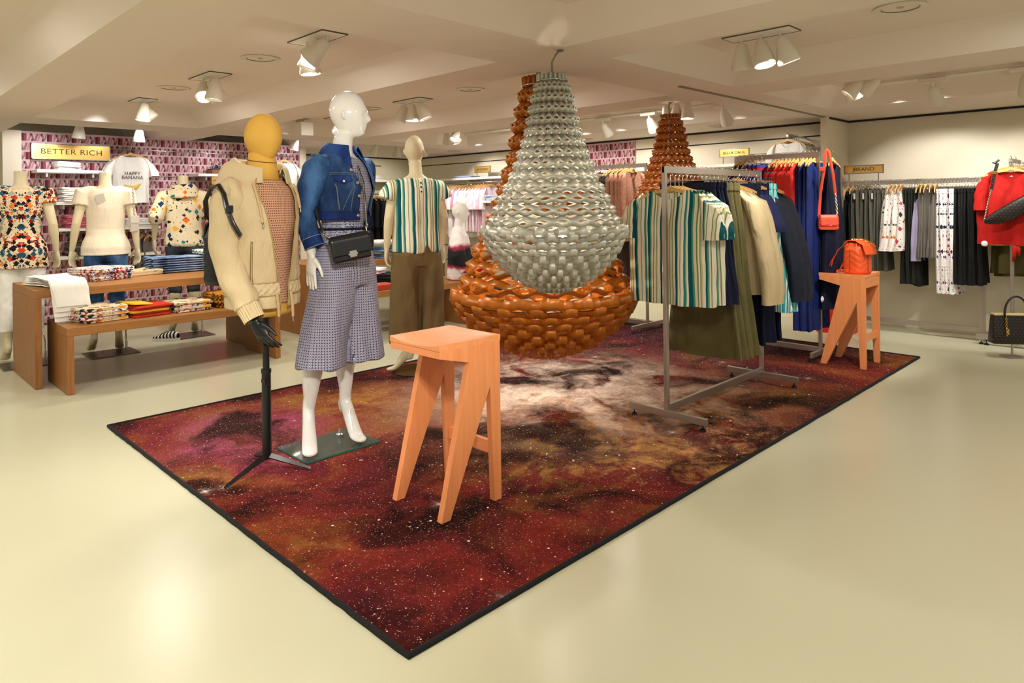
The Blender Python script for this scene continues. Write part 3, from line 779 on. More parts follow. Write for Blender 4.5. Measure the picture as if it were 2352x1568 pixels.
    m = MB(); m.tube([(.404*k*math.cos(2*PI*j/80), .404*k*math.sin(2*PI*j/80), (zb + .004)*k) for j in range(80)], .0025, 6, closed_path=True); m.build('hoop', wire, t, 180)
    m = MB(); m.tube([(0, 0, 1.21*k), (0, 0, .30*k)], .006, 8); s = m.build('stem', m_cable, t)
    for a, zz in ((.3, .33), (2.4, .33), (4.5, .33), (3.9, .17)):
        m = MB(); m.sphere((.10*k*math.cos(a), .10*k*math.sin(a), zz*k), .026, 14, 10)
        m.tube([(0, 0, (zz+.03)*k), (.10*k*math.cos(a), .10*k*math.sin(a), (zz+.02)*k)], .004, 6); m.build('bulb', m_bulb, s, 60)
    mv = Vector(mount) - Vector(loc); tp = Vector((0, 0, 1.25*k))
    m = MB(); m.tube([tp + Vector((0, 0, -.06)), tp.lerp(mv, .35) + Vector((-.012, .012, .02)), tp.lerp(mv, .7) + Vector((-.006, .01, .015)), mv], .0055, 8); m.build('cable', m_cable, t, 180)
    m = MB(); m.lathe([(.02, .0), (.02, -.006), (.004, -.012)], 14, mv); m.build('hook_plate', m_cable, t)
    d = bpy.data.lights.new('chandelier_light', 'POINT'); d.energy = 7*k; d.color = (1, .86, .66); d.shadow_soft_size = .06
    l = bpy.data.objects.new('chandelier_light', d); COL.objects.link(l); l.location = Vector(loc) + Vector((0, 0, .30*k))
    return t
chandelier('chandelier', (2.795, 2.475, .862), .951, 22, m_silver, 'silver grey ribbon chandelier hanging in front of the copper ones', (2.974, 2.568, ZB), m_chrome, 1)
chandelier('chandelier', (3.462, 3.162, .303), 1.527, 19, m_copper, 'largest copper orange ribbon chandelier hanging low behind the silver one', (3.384, 3.116, ZB), m_black, 2, .255, 1.25)
chandelier('chandelier', (5.263, 3.27, .87), 1.0, 21, m_copper_dark, 'smaller copper ribbon chandelier hanging behind the front clothes rack', (5.263, 3.27, ZB), m_black, 3)
# ================================================================== fabrics
def stripe_mat(name, stops, period, axis=0, warp=0.012, rough=0.85, fold=0.45):
    t = NT(name); co = t.coord(); x = t.sep(co)[axis]
    w = t.math('MULTIPLY_ADD', t.noise(co, 5, 2), warp, x)
    f = t.math('FRACT', t.math('ADD', t.math('DIVIDE', w, period), 50.0))
    col = t.ramp(f, stops, 'CONSTANT'); cloth_finish(t, co, fold, 8)
    return t.done(col, rough, 0, 0.2)
ST = [(0, 'e6dfc8'), (.07, '6f8252'), (.085, 'd8cca8'), (.13, '7d8f5c'), (.15, 'e9e3cf'), (.20, '0b4f57'), (.265, '5f9a84'), (.285, 'ddd6bb'), (.345, '7a8a5a'), (.36, 'e9e3cf'), (.43, '2f7f70'), (.47, '7fae97'), (.49, 'e6dfc8'), (.52, '08525a'), (.60, '4f917d'), (.635, 'd8cca8'),
      (.69, '6f8252'), (.715, 'e8e1cb'), (.75, '8a9a68'), (.77, 'cfc29c'), (.80, 'e9e3cf'), (.85, '0f565e'), (.885, '5f9a84'), (.92, 'e6dfc8'), (.955, '7d8c5e'), (.975, 'e9e3cf')]
m_stripe = stripe_mat('green_stripe_cotton', ST, .29, 0, .014, .85, .8)
m_teal_stripe = stripe_mat('teal_stripe_cotton', [(0, '3fb4bd'), (.25, 'e6efe4'), (.38, '1f8ea0'), (.5, 'c9e2d8'), (.62, '52bcc2'), (.8, 'eef2e8'), (.9, '2a97a8')], .06)
m_redblue = stripe_mat('red_blue_stripe', [(0, 'b8283a'), (.5, '3a4bb0')], .05, 2, 0.002)
m_redgreen = stripe_mat('red_green_stripe', [(0, 'a8202a'), (.6, '3f6a66'), (.8, 'a8202a')], .05, 2, 0.01)
m_navy = cloth('navy_cotton', '10142e', 0.8); m_navy_shine = cloth('navy_shiny', '1a2a66', 0.5); m_ink_blue = cloth('ink_jacket', '171d2e', 0.6)
m_olive = cloth('olive_cotton', '5e5733', 0.8, 0.6); m_beige = cloth('beige_nylon', 'c9b48c', 0.6, 0.9, 7); m_navy_top = cloth('navy_top', '1c2350', 0.7)
m_red = cloth('red_jersey', 'aa150e', 0.8, .9, 6); m_redd = cloth('red_dress', 'c92a22', 0.75); m_blackc = cloth('black_cotton', '121110', 0.8); m_greenblack = cloth('dark_green_denim', '1d211b', 0.8)
m_greyj = cloth('grey_denim', '5d5b50', 0.85, 0.4); m_greyt = cloth('grey_viscose', '6c675f', 0.7, 0.7); m_lilac = cloth('lilac_viscose', '9b93b0', 0.7, 0.6)
m_mustard = cloth('mustard_cotton', 'bd9538', 0.75); m_tweed_s = None
m_whitec = cloth('white_cotton', 'efece4', 0.8, 0.4); m_pinkc = cloth('pink_cotton', 'e9bccb', 0.8, 0.5); m_palepink = cloth('pale_pink_cotton', 'f3dbe0', 0.8, 0.5); m_rose = cloth('rose_cotton', 'd98fb4', 0.8, 0.5); m_coral = cloth('coral_cotton', 'e2394a', 0.75, 0.5)
def tweed(name, a, b, s=70):
    t = NT(name); co = t.coord('Object', (s*2, s*2, s*3)); f = t.noise(co, 1.0, 3, 0.7)
    c2 = t.coord(); t.bump(t.math('ADD', t.math('MULTIPLY', f, .5), t.noise(c2, 7, 2)), 0.5, 0.02)
    return t.done(t.mix(t.ramp(f, [(.4, 0.), (.6, 1.)]), a, b), 0.95, 0, 0.1)
m_tweed = tweed('brown_pink_tweed', '8a5138', 'c49680'); m_dktweed = tweed('charcoal_tweed', '2a2422', '57504c'); m_greyknit = tweed('grey_brown_knit', '3a302c', '665a54')
def print_mat(name, ground, cols, scale, thr=0.45, mirror=False, sub=1.0, rough=0.8):
    """ground with scattered blots in several colours"""
    t = NT(name); co = t.coord()
    if mirror:
        x, y, z = t.sep(co); co = t.comb(t.math('ABSOLUTE', x), y, z)
    nv = t.n('ShaderNodeTexNoise'); t.l(co, nv.inputs['Vector']); nv.inputs['Scale'].default_value = scale*.9; nv.inputs['Detail'].default_value = 3
    ad = t.n('ShaderNodeMix', data_type='VECTOR'); ad.inputs[0].default_value = .03*12/scale
    t.l(co, ad.inputs[4]); t.l(nv.outputs['Color'], ad.inputs[5]); wv = ad.outputs[1]
    d = t.voro(wv, scale, metric='MANHATTAN'); c = t.sep(t.voro(wv, scale, out='Color', metric='MANHATTAN'))
    n = len(cols); pick = t.ramp(c[0], [(i/n, cc) for i, cc in enumerate(cols)], 'CONSTANT')
    edge = t.math('LESS_THAN', d, t.math('MULTIPLY_ADD', c[1], .25, thr - .12))
    col = t.mix(t.math('MULTIPLY', edge, t.math('LESS_THAN', c[2], sub)), ground, pick)
    d2 = t.voro(wv, scale*2.7, metric='MANHATTAN'); c2 = t.sep(t.voro(wv, scale*2.7, out='Color'))
    pick2 = t.ramp(c2[1], [(i/n, cc) for i, cc in enumerate(reversed(cols))], 'CONSTANT')
    col = t.mix(t.math('MULTIPLY', t.math('LESS_THAN', d2, thr*.75), t.math('LESS_THAN', c2[0], sub*.55)), col, pick2)
    c0 = t.coord(); cloth_finish(t, c0, 0.35, 8)
    return t.done(col, rough, 0, 0.2)
m_kaleido = print_mat('kaleidoscope_print', 'd9c8a4', ['100e10', '141214', 'c2391c', '1d4f66', '0d0c0e', 'd97a2a', '97a39a', '7c1c18'], 27, .74, True, .96)
m_butterfly = print_mat('butterfly_print', 'd8c8a6', ['d8701c', '1b2f5c', '2c2018', '227a78', 'e0a030', '3a1f4a', '1e2a30'], 15, .52, False, .85)
m_floral = print_mat('floral_print', 'e8e2da', ['b8425e', '2c5a3a', '1f3a2c', 'c8703a', '6a4a80', 'c85a70', '24503a'], 17, .50, False, .8)
m_dots = print_mat('floral_trouser_print', 'ebe5e2', ['26482f', 'b84058', '584478', '1a2438', '2a1c28'], 24, .50, False, .8)
m_shirtprint = print_mat('bright_shirt_print', 'e8dcd0', ['9a2a30', '2a3a6a', 'd0803a', '8a7aa8', '1c1c28', 'b85a60'], 34, .66, False, .97)
m_leopard = print_mat('orange_black_print', 'c88a2a', ['141012', '2a1a10', 'b0421c', '181014', '503018'], 50, .6, False, .95)
m_tealprint = print_mat('teal_print', 'd8d4c4', ['1f6a78', '103848', '141c20', '2a8a88'], 40, .6, False, .9)
m_hanger = plain('pale_wood_hanger', 'd2a763', 0.45); m_hanger_dk = plain('beech_hanger', 'b98843', 0.45)
m_tag = plain('white_tag', 'efece6', 0.5)

# ================================================================== hanging clothes (local: x across, -y front, z 0 = top of the bar)
def hook_bm(drop=.075, side=1):
    b = MB(); pts = [(0, 0, -drop)]; pts.append((0, 0, -.058))
    for a in range(0, 9):
        th = -PI*.5 + a*PI*1.15/8
        pts.append((0, side*(.032*math.cos(th)), -.026 + .032*math.sin(th)))
    b.tube(pts, .0028, 6); return b
def hanger_meshes(w=.205, thick=.012, clip=False, dz=0.0):
    if clip:
        b = MB(); b.tube([(-w*.75, 0, -.088), (w*.75, 0, -.088)], .004, 8)
        cl = []
        for s in (-1, 1):
            c = MB(); cl.append(c); c.b2((s*w*.6-.012, -.012, -.125), (s*w*.6+.012, .012, -.082)); c.tube([(s*w*.6, -.014, -.09), (s*w*.6, -.014, -.075)], .005, 6)
        return [('hanger', b.mesh('hanger', m_chrome, 60)), ('hook', hook_bm(.09).mesh('hook', m_chrome, 180))] + [('clip', c.mesh('clip', m_chrome, 40)) for c in cl]
    b = MB(); n = 16; rings = []
    for i in range(n + 1):
        u = -1 + 2*i/n; z = -.072 - dz - .055*abs(u)**1.6 + .012*math.exp(-(u/.12)**2); h = .013*(1 - .45*abs(u)) ; th = thick*(1 - .25*abs(u))
        y = -.018*abs(u)**2
        rings.append([(u*w, y - th/2, z - h), (u*w, y + th/2, z - h), (u*w, y + th/2, z + h), (u*w, y - th/2, z + h)])
    b.loft(rings)
    return [('hanger', b.mesh('hanger', m_hanger, 50)), ('hook', hook_bm(.075 + dz).mesh('hook', m_chrome, 180))]
def top_mesh(mat, sw=.20, bw=.24, hem=-.75, neck=.075, drop=.055, th=.035, front=.07, seed=0, flare=0.0, tie=False, slope=.055, collar=-.085, strap=False, hemwave=.0):
    b = MB(); nu, nv = 56, 26; ph = seed*1.7
    def P(u, v):
        a = 2*PI*u; ca, sa = math.cos(a), math.sin(a)
        sx = math.copysign(abs(ca)**.75, ca); fr = sa < 0
        w0 = sw; x0 = sx*w0
        if abs(x0) < neck: zt = collar - (front if fr else .02)*(1 - (x0/neck)**2)
        else: zt = collar - slope*((abs(x0)-neck)/(sw-neck))**1.3
        if strap and abs(x0) > neck*.4: zt -= .09*sm((abs(x0)-neck*.4)/(.05))
        hx = lerp(sw, bw, sm(v*2.2)) + flare*v*v
        z = lerp(zt, hem + hemwave*math.cos(a*3+ph), v)
        t_ = th*(.35 + .65*sm(v*3)) * (1 + .25*math.sin(3*sx+ph))
        A = (.006 + .018*v)
        y = t_*sa + A*(math.sin(sx*9 + ph + v*1.5) + .5*math.sin(sx*17 + 2*ph - v*2))*(.6 if fr else 1)
        x = sx*hx + .008*nz(u*5, v*4, seed)
        return (x, y - .012*abs(sx)**2*(1-v), z)
    b.grid(P, nu, nv, closed_u=True)
    return b.mesh('body', mat, 180)
def sleeve_mesh(mat, s, sw=.20, z0=-.13, length=.5, r0=.085, r1=.055, out=.05, th=.035, seed=0, cuff=0, flat=.5):
    b = MB(); nu, nv = 24, 18
    def P(u, v):
        a = 2*PI*u
        r = lerp(r0, r1, sm(v)) * (1 + .10*nz(u*3+seed, v*5, seed*3.1))
        if cuff and v > .90: r *= .82
        cx = s*(sw - .02 + out*math.sin(v*PI*.5)); zz = z0 - length*v + (-.03*math.cos(a)*s*(1-v))
        wr = .0022*math.sin(v*13 + 3*math.cos(a) + seed) + .0035*v*math.sin(a*4 + seed*2)
        return (cx + (r*.62 + wr)*math.cos(a), -.01 + (th*(.9+.3*v) + wr)*math.sin(a) - .02*v, zz + .035*(1-v)*(1 - abs(math.sin(a))) * (1 if math.cos(a)*s < 0 else -.4))
    b.grid(P, nu, nv, closed_u=True)
    n = len(b.v)  # close the shoulder end
    b.f.append(tuple(range(nu))); b.mi.append(0)
    return b.mesh('sleeve', mat, 180)
def pants_mesh(mat, w=.13, hem=-1.05, flare=.0, th=.022, seed=0, top=-.10, crease=True):
    b = MB(); nu, nv = 44, 28; ph = seed*2.3
    def P(u, v):
        a = 2*PI*u; ca, sa = math.cos(a), math.sin(a); sx = math.copysign(abs(ca)**.6, ca)
        hx = w*(1 + .12*sm(v*4) - .06*v) + flare*v**1.5
        y = th*(.8 + .5*v)*sa + (.004 + .013*v)*(math.sin(sx*6 + ph + 2*v) + .5*math.sin(sx*14 - ph))
        if crease: y += .012*math.exp(-((sx-.05*math.sin(ph))/.12)**2)*(-1 if sa < 0 else 1)*-1
        return (sx*hx + .01*nz(v*4, seed, 1)*v, y, lerp(top, hem + .008*nz(u*6, seed, 0), v))
    b.grid(P, nu, nv, closed_u=True)
    w2 = MB(); w2.grid(lambda u, v: (lambda p: (p[0]*1.03, p[1]*1.12, p[2]))(P(u, v*.045)), nu, 2, closed_u=True)
    return b.mesh('body', mat, 180), w2.mesh('waistband', mat, 180)
class Kind:
    def __init__(s, parts): s.parts = parts
def kind_top(mat, sleeves=None, hang=True, **k):
    parts = [('body', top_mesh(mat, **k))]
    if sleeves:
        kk = dict(sleeves); m2 = kk.pop('mat', mat)
        for sgn in (-1, 1): parts.append(('sleeve', sleeve_mesh(m2, sgn, sw=k.get('sw', .2), seed=k.get('seed', 0)+sgn, **kk)))
    if hang: parts += hanger_meshes(min(k.get('sw', .2)*.96, .215), dz=-k.get('collar', -.085) - .085 + (.012 if k.get('sw', .2) > .21 else 0))
    return Kind(parts)
def kind_pants(mat, **k):
    a, w_ = pants_mesh(mat, **k)
    return Kind([('body', a), ('waistband', w_)] + hanger_meshes(k.get('w', .13)*1.2, clip=True))
GN = {}
def hang(kind, name, label, cat, loc, rz, group, tilt=0, extra=None):
    t = thing(name, label, cat, loc, rz, group)
    hg = None
    for pn, me in kind.parts:
        o = bpy.data.objects.new(pn, me); COL.objects.link(o)
        if pn in ('hook', 'clip') and hg: o.parent = hg
        else: o.parent = t
        if pn == 'hanger': hg = o
    if tilt: t.rotation_euler = (tilt, 0, rz)
    return t
def row(kinds, name, lab, cat, pts, rz, group, jit=.05, seed=1):
    """lab: function of the index"""
    rr = random.Random(seed)
    for i, p in enumerate(pts):
        hang(kinds[i % len(kinds)], name, lab(i), cat, p, rz + rr.uniform(-jit, jit), group)
N = lambda i: ORD[i]
# ---------------------------------------------- front rack: bar top z 1.567, x 3.62 .. 4.87, y 2.285; garments face the near end (-x)
FZ = 1.569; FY = 2.285
bl = [kind_top(m_stripe, sw=.275, bw=.285, hem=-.845, neck=.125, front=.06, th=.05, seed=i, slope=.10, collar=-.145, sleeves=dict(z0=-.225, length=.22, r0=.10, r1=.11, out=.035, th=.045)) for i in range(3)]
bl[0].parts = [(n_, m_) for n_, m_ in bl[0].parts]
for i, x in enumerate((3.665, 3.72, 3.765, 3.81)):
    hang(bl[i % 3], 'striped_blouse', f'green and cream striped blouse, {N(i)} from the near end of the front rack', 'blouse', (x, FY, FZ), -PI/2 + (.05, -.03, .06, .0)[i], 'striped blouses on the front rack')
kn = [kind_pants(m_navy, w=.195, hem=-.86, seed=i, flare=.08) for i in range(2)]
row(kn, 'navy_shorts', lambda i: f'navy cropped trousers, {N(i)} behind the striped blouses on the front rack', 'trousers', [(3.86+.045*i, FY, FZ) for i in range(4)], -PI/2, 'navy trousers on the front rack', seed=3)
ko = [kind_pants(m_olive, w=.155, hem=-1.22, seed=i+4, flare=.12, th=.03) for i in range(3)]
row(ko, 'olive_trousers', lambda i: f'olive wide trousers, {N(i)} behind the navy ones on the front rack', 'trousers', [(4.045+.055*i, FY, FZ) for i in range(5)], -PI/2, 'olive trousers on the front rack', seed=4)
kb = [kind_top(m_beige, sw=.215, bw=.25, hem=-.84, neck=.08, th=.06, front=.04, seed=i+2, slope=.09, collar=-.11, sleeves=dict(z0=-.19, length=.70, r0=.12, r1=.085, out=.14, th=.075, cuff=1)) for i in range(2)]
row(kb, 'beige_jacket', lambda i: f'beige nylon jacket, {N(i)} behind the olive trousers on the front rack', 'jacket', [(4.335+.075*i, FY, FZ) for i in range(2)], -PI/2, 'beige jackets on the front rack', seed=5)
kt = [kind_top(m_navy_top, sw=.22, bw=.24, hem=-.78, neck=.09, th=.035, seed=i+6, slope=.07, sleeves=dict(z0=-.17, length=.26, r0=.085, r1=.07, out=.09, th=.035)) for i in range(2)]
row(kt, 'navy_shirt', lambda i: f'navy short sleeved shirt, {N(i)} behind the beige jackets on the front rack', 'shirt', [(4.475+.04*i, FY, FZ) for i in range(3)], -PI/2, 'navy shirts on the front rack', seed=6)
kp = [kind_pants(m_teal_stripe, w=.21, hem=-.98, seed=i+3, flare=.13, th=.025, crease=False) for i in range(2)]
row(kp, 'teal_trousers', lambda i: f'teal and white striped trousers, {N(i)} before the dark jackets on the front rack', 'trousers', [(4.60+.04*i, FY, FZ) for i in range(3)], -PI/2, 'teal trousers on the front rack', seed=7)
kj = [kind_top(m_ink_blue, sw=.215, bw=.26, hem=-.88, neck=.08, th=.06, front=.04, seed=i+9, slope=.085, collar=-.11, sleeves=dict(z0=-.19, length=.72, r0=.115, r1=.085, out=.16, th=.07, cuff=1)) for i in range(2)]
row(kj, 'ink_jacket', lambda i: f'ink blue jacket, {N(i)} at the far end of the front rack', 'jacket', [(4.735+.06*i, FY, FZ) for i in range(3)], -PI/2, 'ink jackets on the front rack', seed=8)
kl = [kind_pants(m_navy, w=.16, hem=-1.19, seed=i+12, flare=.03, th=.03) for i in range(2)]
row(kl, 'navy_long_trousers', lambda i: f'long navy trousers, {N(i)} between the jackets of the front rack', 'trousers', [(4.44, FY-.05, FZ), (4.58, FY-.05, FZ), (4.70, FY-.05, FZ)], -PI/2, 'long navy trousers on the front rack', seed=9)
# ---------------------------------------------- rack by the partition: bar z 1.76, x 5.93, y 2.26 .. 2.99; garments face -x or -y
RZ2 = 1.762
kd = [kind_top(m_navy, sw=.20, bw=.23, hem=-1.25, neck=.08, seed=i, flare=.04, sleeves=dict(z0=-.15, length=.22, r0=.08, r1=.07, out=.04)) for i in range(2)]
kr = [kind_top(m_redd, sw=.20, bw=.22, hem=-.95, neck=.08, seed=i+3, flare=.06, sleeves=dict(z0=-.15, length=.45, r0=.08, r1=.05, out=.05)) for i in range(2)]
krg = [kind_top(m_redgreen, sw=.20, bw=.22, hem=-.9, neck=.08, seed=5, sleeves=dict(z0=-.15, length=.35, r0=.08, r1=.05, out=.05))]
ks = [kind_top(m_navy_shine, sw=.20, bw=.21, hem=-1.50, neck=.07, seed=i+6, flare=.02, th=.04) for i in range(2)]
kst = [kind_pants(m_redblue, w=.15, hem=-1.54, seed=4, th=.02)]
row(kd, 'navy_dress', lambda i: f'dark navy dress, {N(i)} from the far end of the partition rack', 'dress', [(5.93, 2.955-.04*i, RZ2) for i in range(4)], -PI/2+PI/2, 'navy dresses on the partition rack', seed=11)
row(kst, 'striped_skirt', lambda i: f'red and blue striped long skirt, {N(i)} of those hanging low on the partition rack', 'skirt', [(5.84, 2.80-.04*i, RZ2) for i in range(4)], 0, 'striped skirts on the partition rack', seed=12)
row(krg, 'red_green_dress', lambda i: f'red dress with dark green stripes, {N(i)} beside the plain red dresses', 'dress', [(5.93, 2.62-.035*i, RZ2) for i in range(2)], 0, 'striped red dresses on the partition rack', seed=13)
row(kr, 'red_dress', lambda i: f'plain red dress, {N(i)} from the navy side of the partition rack', 'dress', [(5.93, 2.555-.034*i, RZ2) for i in range(5)], 0, 'red dresses on the partition rack', seed=14)
row(ks, 'navy_jumpsuit', lambda i: f'shiny navy jumpsuit, {N(i)} after the red dresses on the partition rack', 'jumpsuit', [(5.93, 2.375-.032*i, RZ2) for i in range(4)], 0, 'navy jumpsuits on the partition rack', seed=15)
t = hang(Kind([('body', top_mesh(m_navy, sw=.19, bw=.2, hem=-1.32, neck=.07, seed=9, flare=.08, th=.045))] + hanger_meshes(.18)), 'navy_coat', 'long black navy dress at the near end of the partition rack', 'dress', (6.09, 2.20, RZ2), .1, None)
jt = [o for o in bpy.data.objects if o.name.startswith('navy_jumpsuit') and o.parent is None][-1]
b = MB(); b.lathe([(0, -.004), (.022, -.004), (.028, 0), (.022, .008), (.008, .016), (0, .016)], 20, (0, 0, 0), Matrix.Rotation(PI/2, 4, 'X')); o = b.build('security_tag', m_tag, jt, 50); o.location = (-.10, -.085, -1.235)
# ---------------------------------------------- tweed rack: bar z 1.76, x 6.06, y 4.07 .. 4.81
ktw = [kind_pants(m_tweed, w=.15, hem=-.75, seed=i, flare=.05, crease=False) for i in range(2)]
kdk = [kind_top(m_dktweed, sw=.20, bw=.22, hem=-.85, neck=.07, seed=i, sleeves=dict(z0=-.15, length=.55, r0=.08, r1=.055, out=.04)) for i in range(2)]
ktt = [kind_top(m_tweed, sw=.20, bw=.22, hem=-.82, neck=.08, seed=i+3, flare=.03, sleeves=dict(z0=-.15, length=.52, r0=.085, r1=.06, out=.03)) for i in range(2)]
kkn = [kind_pants(m_greyknit, w=.17, hem=-1.40, seed=i+5, flare=.05, th=.03) for i in range(2)]
row(ktw, 'tweed_skirt', lambda i: f'brown tweed skirt, {N(i)} from the far end of the tweed rack', 'skirt', [(6.04, 4.77-.06*i, RZ2) for i in range(4)], 0, 'tweed skirts', seed=21)
row(kdk, 'charcoal_pullover', lambda i: f'charcoal tweed top, {N(i)} between the brown skirts and tops', 'top', [(6.04, 4.51-.05*i, RZ2) for i in range(2)], 0, 'charcoal tops', seed=22)
row(ktt, 'tweed_pullover', lambda i: f'pinkish brown tweed top, {N(i)} from the dark ones on the tweed rack', 'top', [(6.02, 4.40-.06*i, RZ2) for i in range(4)], 0, 'tweed tops', seed=23)
row(kkn, 'knit_trousers', lambda i: f'long grey brown knit trousers, {N(i)} of those showing below the tweed tops', 'trousers', [(6.08, 4.44-.06*i, RZ2) for i in range(3)], 0, 'knit trousers', seed=24)
# ---------------------------------------------- rack at the right wall: bar z 1.55, x 7.66, y 2.67 (under the sign) .. 1.43
WZ = 1.543; WX = 7.64
def wrow(kinds, name, noun, ys, cat, grp, where, seed, x=WX, **k):
    row(kinds, name, lambda i: f'{noun}, {N(i)} {where}', cat, [(x, y, WZ) for y in ys], 0, grp, seed=seed, **k)
wrow([kind_top(cloth('black_satin_cloth', '1c1e24', .45), sw=.15, bw=.16, hem=-.62, neck=.09, strap=True, seed=3, th=.02)], 'black_camisole', 'black satin camisole', (2.60, 2.55), 'camisole', 'camisoles on the wall rack', 'under the sign on the wall rack', 31)
gj = [kind_pants(m_greyj, w=.13, hem=-.92, seed=i, th=.02) for i in range(3)]
wrow(gj, 'grey_jeans', 'grey jeans', [2.515-.041*i for i in range(8)], 'jeans', 'grey jeans on the wall rack', 'after the camisoles on the wall rack', 32)
fl = [kind_top(m_floral, sw=.20, bw=.22, hem=-.70, neck=.08, seed=i, flare=.13, th=.05, slope=.07) for i in range(2)]
wrow(fl, 'floral_blouse', 'white floral top', (2.185, 2.15, 2.115, 2.08), 'top', 'floral tops on the wall rack', 'beside the grey jeans on the wall rack', 33, x=WX-.02)
gb = [kind_pants(m_greenblack, w=.13, hem=-1.03, seed=i+2, th=.022) for i in range(2)]
wrow(gb, 'black_green_trousers', 'dark green trousers', [2.045-.024*i for i in range(5)], 'trousers', 'dark trousers on the wall rack', 'after the floral tops on the wall rack', 34)
wrow([kind_pants(m_blackc, w=.17, hem=-1.05, seed=6, th=.03)], 'black_trousers', 'wide black trousers below the lilac top', (1.945,), 'trousers', 'black trousers on the wall rack', 'of its kind on the wall rack', 35, x=WX+.06)
wrow([kind_top(m_lilac, sw=.18, bw=.18, hem=-.80, neck=.08, strap=True, seed=2, th=.028)], 'lilac_blouse', 'lilac sleeveless top', (1.935,), 'top', 'lilac tops', 'and only one between the dark trousers and grey tops', 36)
gt = [kind_top(m_greyt, sw=.18, bw=.19, hem=-.76, neck=.07, seed=i+4, th=.032, slope=.075) for i in range(2)]
wrow(gt, 'grey_blouse', 'crinkled grey top', (1.905, 1.865, 1.825, 1.785), 'top', 'grey tops on the wall rack', 'after the lilac one on the wall rack', 37)
dp = [kind_pants(m_dots, w=.14, hem=-1.10, seed=i, th=.022) for i in range(3)]
wrow(dp, 'floral_trousers', 'white floral trousers', [1.745-.025*i for i in range(6)], 'trousers', 'floral trousers on the wall rack', 'between the grey tops and the black trousers', 38)
bp = [kind_pants(m_blackc, w=.145, hem=-1.0, seed=i, th=.024, flare=.03) for i in range(3)]
wrow(bp, 'black_trousers', 'black trousers', [1.59-.024*i for i in range(8)], 'trousers', 'black trousers on the wall rack', 'after the floral trousers toward the red shirt', 39)
for o in [o for o in bpy.data.objects if o.name.startswith('grey_jeans') and o.parent is None][:6:2]:
    b = MB(); b.b2((-.02, -.0015, -.06), (.02, .0015, .0)); q = b.build('price_tag', m_tag, o); q.location = (-.145, -.03, -.13)
# ---------------------------------------------- red shirt rack
PZ = 1.712
ys_ = [kind_top(m_mustard, sw=.22, bw=.26, hem=-.80, neck=.08, seed=3, th=.05, sleeves=dict(z0=-.16, length=.58, r0=.10, r1=.085, out=.09, th=.05))]
hang(ys_[0], 'mustard_shirt', 'mustard yellow shirt peeping out behind the red shirt', 'shirt', (7.62, 1.15, PZ), -PI/2 + .05, None)
rs = kind_top(m_red, sw=.215, bw=.255, hem=-.775, neck=.125, front=.085, seed=1, th=.06, slope=.06, collar=-.115, sleeves=dict(z0=-.20, length=.27, r0=.10, r1=.095, out=.02, th=.05))
t = hang(rs, 'red_shirt', 'bright red drawstring shirt facing out on the rack at the picture edge', 'shirt', (7.37, 1.148, PZ), -PI/2, None)
b = MB(); b.tube([(.04, -.075, -.77), (.035, -.085, -.80), (.03, -.085, -.86), (.022, -.08, -.92)], [.012, .02, .014, .008], 8, flat=.5); b.tube([(.04, -.075, -.77), (.06, -.085, -.81), (.065, -.085, -.87)], [.012, .018, .006], 8, flat=.5)
b.build('drawstring', m_red, t, 180)
b = MB(); b.b2((-.02, .035, -.175), (.03, .038, -.15)); b.build('neck_label', m_tag, t)
b = MB(); b.sphere((-.19, -.06, -.77), (.026, .012, .026), 14, 8); b.build('security_tag', m_tag, t, 180)
row([kind_pants(m_olive, w=.17, hem=-1.02, seed=8, flare=.05, th=.03)], 'khaki_shorts', lambda i: f'khaki trousers hanging low behind the red shirt, {N(i)} on its rack', 'trousers', [(7.68, 1.14, PZ - .04), (7.74, 1.12, PZ - .07)], -PI/2, 'khaki trousers behind the red shirt', seed=41)
# ---------------------------------------------- rear wall: pink tops under the long shelf, white shirts on the arm
pk = [kind_top(m_, sw=.20, bw=.22, hem=-.80 - .05*(i % 3), neck=.08, seed=i, th=.03, sleeves=dict(z0=-.15, length=.3, r0=.085, r1=.075, out=.05)) for i, m_ in enumerate((m_palepink, m_pinkc, m_whitec, m_palepink, m_rose))]
for i in range(14):
    k = (0, 1, 0, 3, 0, 3, 2, 0, 3, 4, 2, 1, 4, 1)[i]
    hang(pk[k], 'pink_tee', f'{("pale pink", "pink", "white", "pale pink", "rose")[k]} top, {N(i)} from the silver chandelier side of the wall rail', 'top', (7.4, 7.85 + .078*i, 1.715), R.uniform(-.06, .06), 'pink tops on the rear wall rail')
wsx = [kind_top(m_whitec, sw=.20, bw=.22, hem=-.75, neck=.08, seed=i, th=.025, sleeves=dict(z0=-.15, length=.4, r0=.08, r1=.06, out=.04)) for i in range(2)]
row(wsx, 'white_shirt', lambda i: f'white shirt, {N(i)} from the front on the arm above the gold sign', 'shirt', [(7.36+.05*i, 3.12, 2.068) for i in range(6)], -PI/2, 'white shirts on the rear wall arm', seed=51)
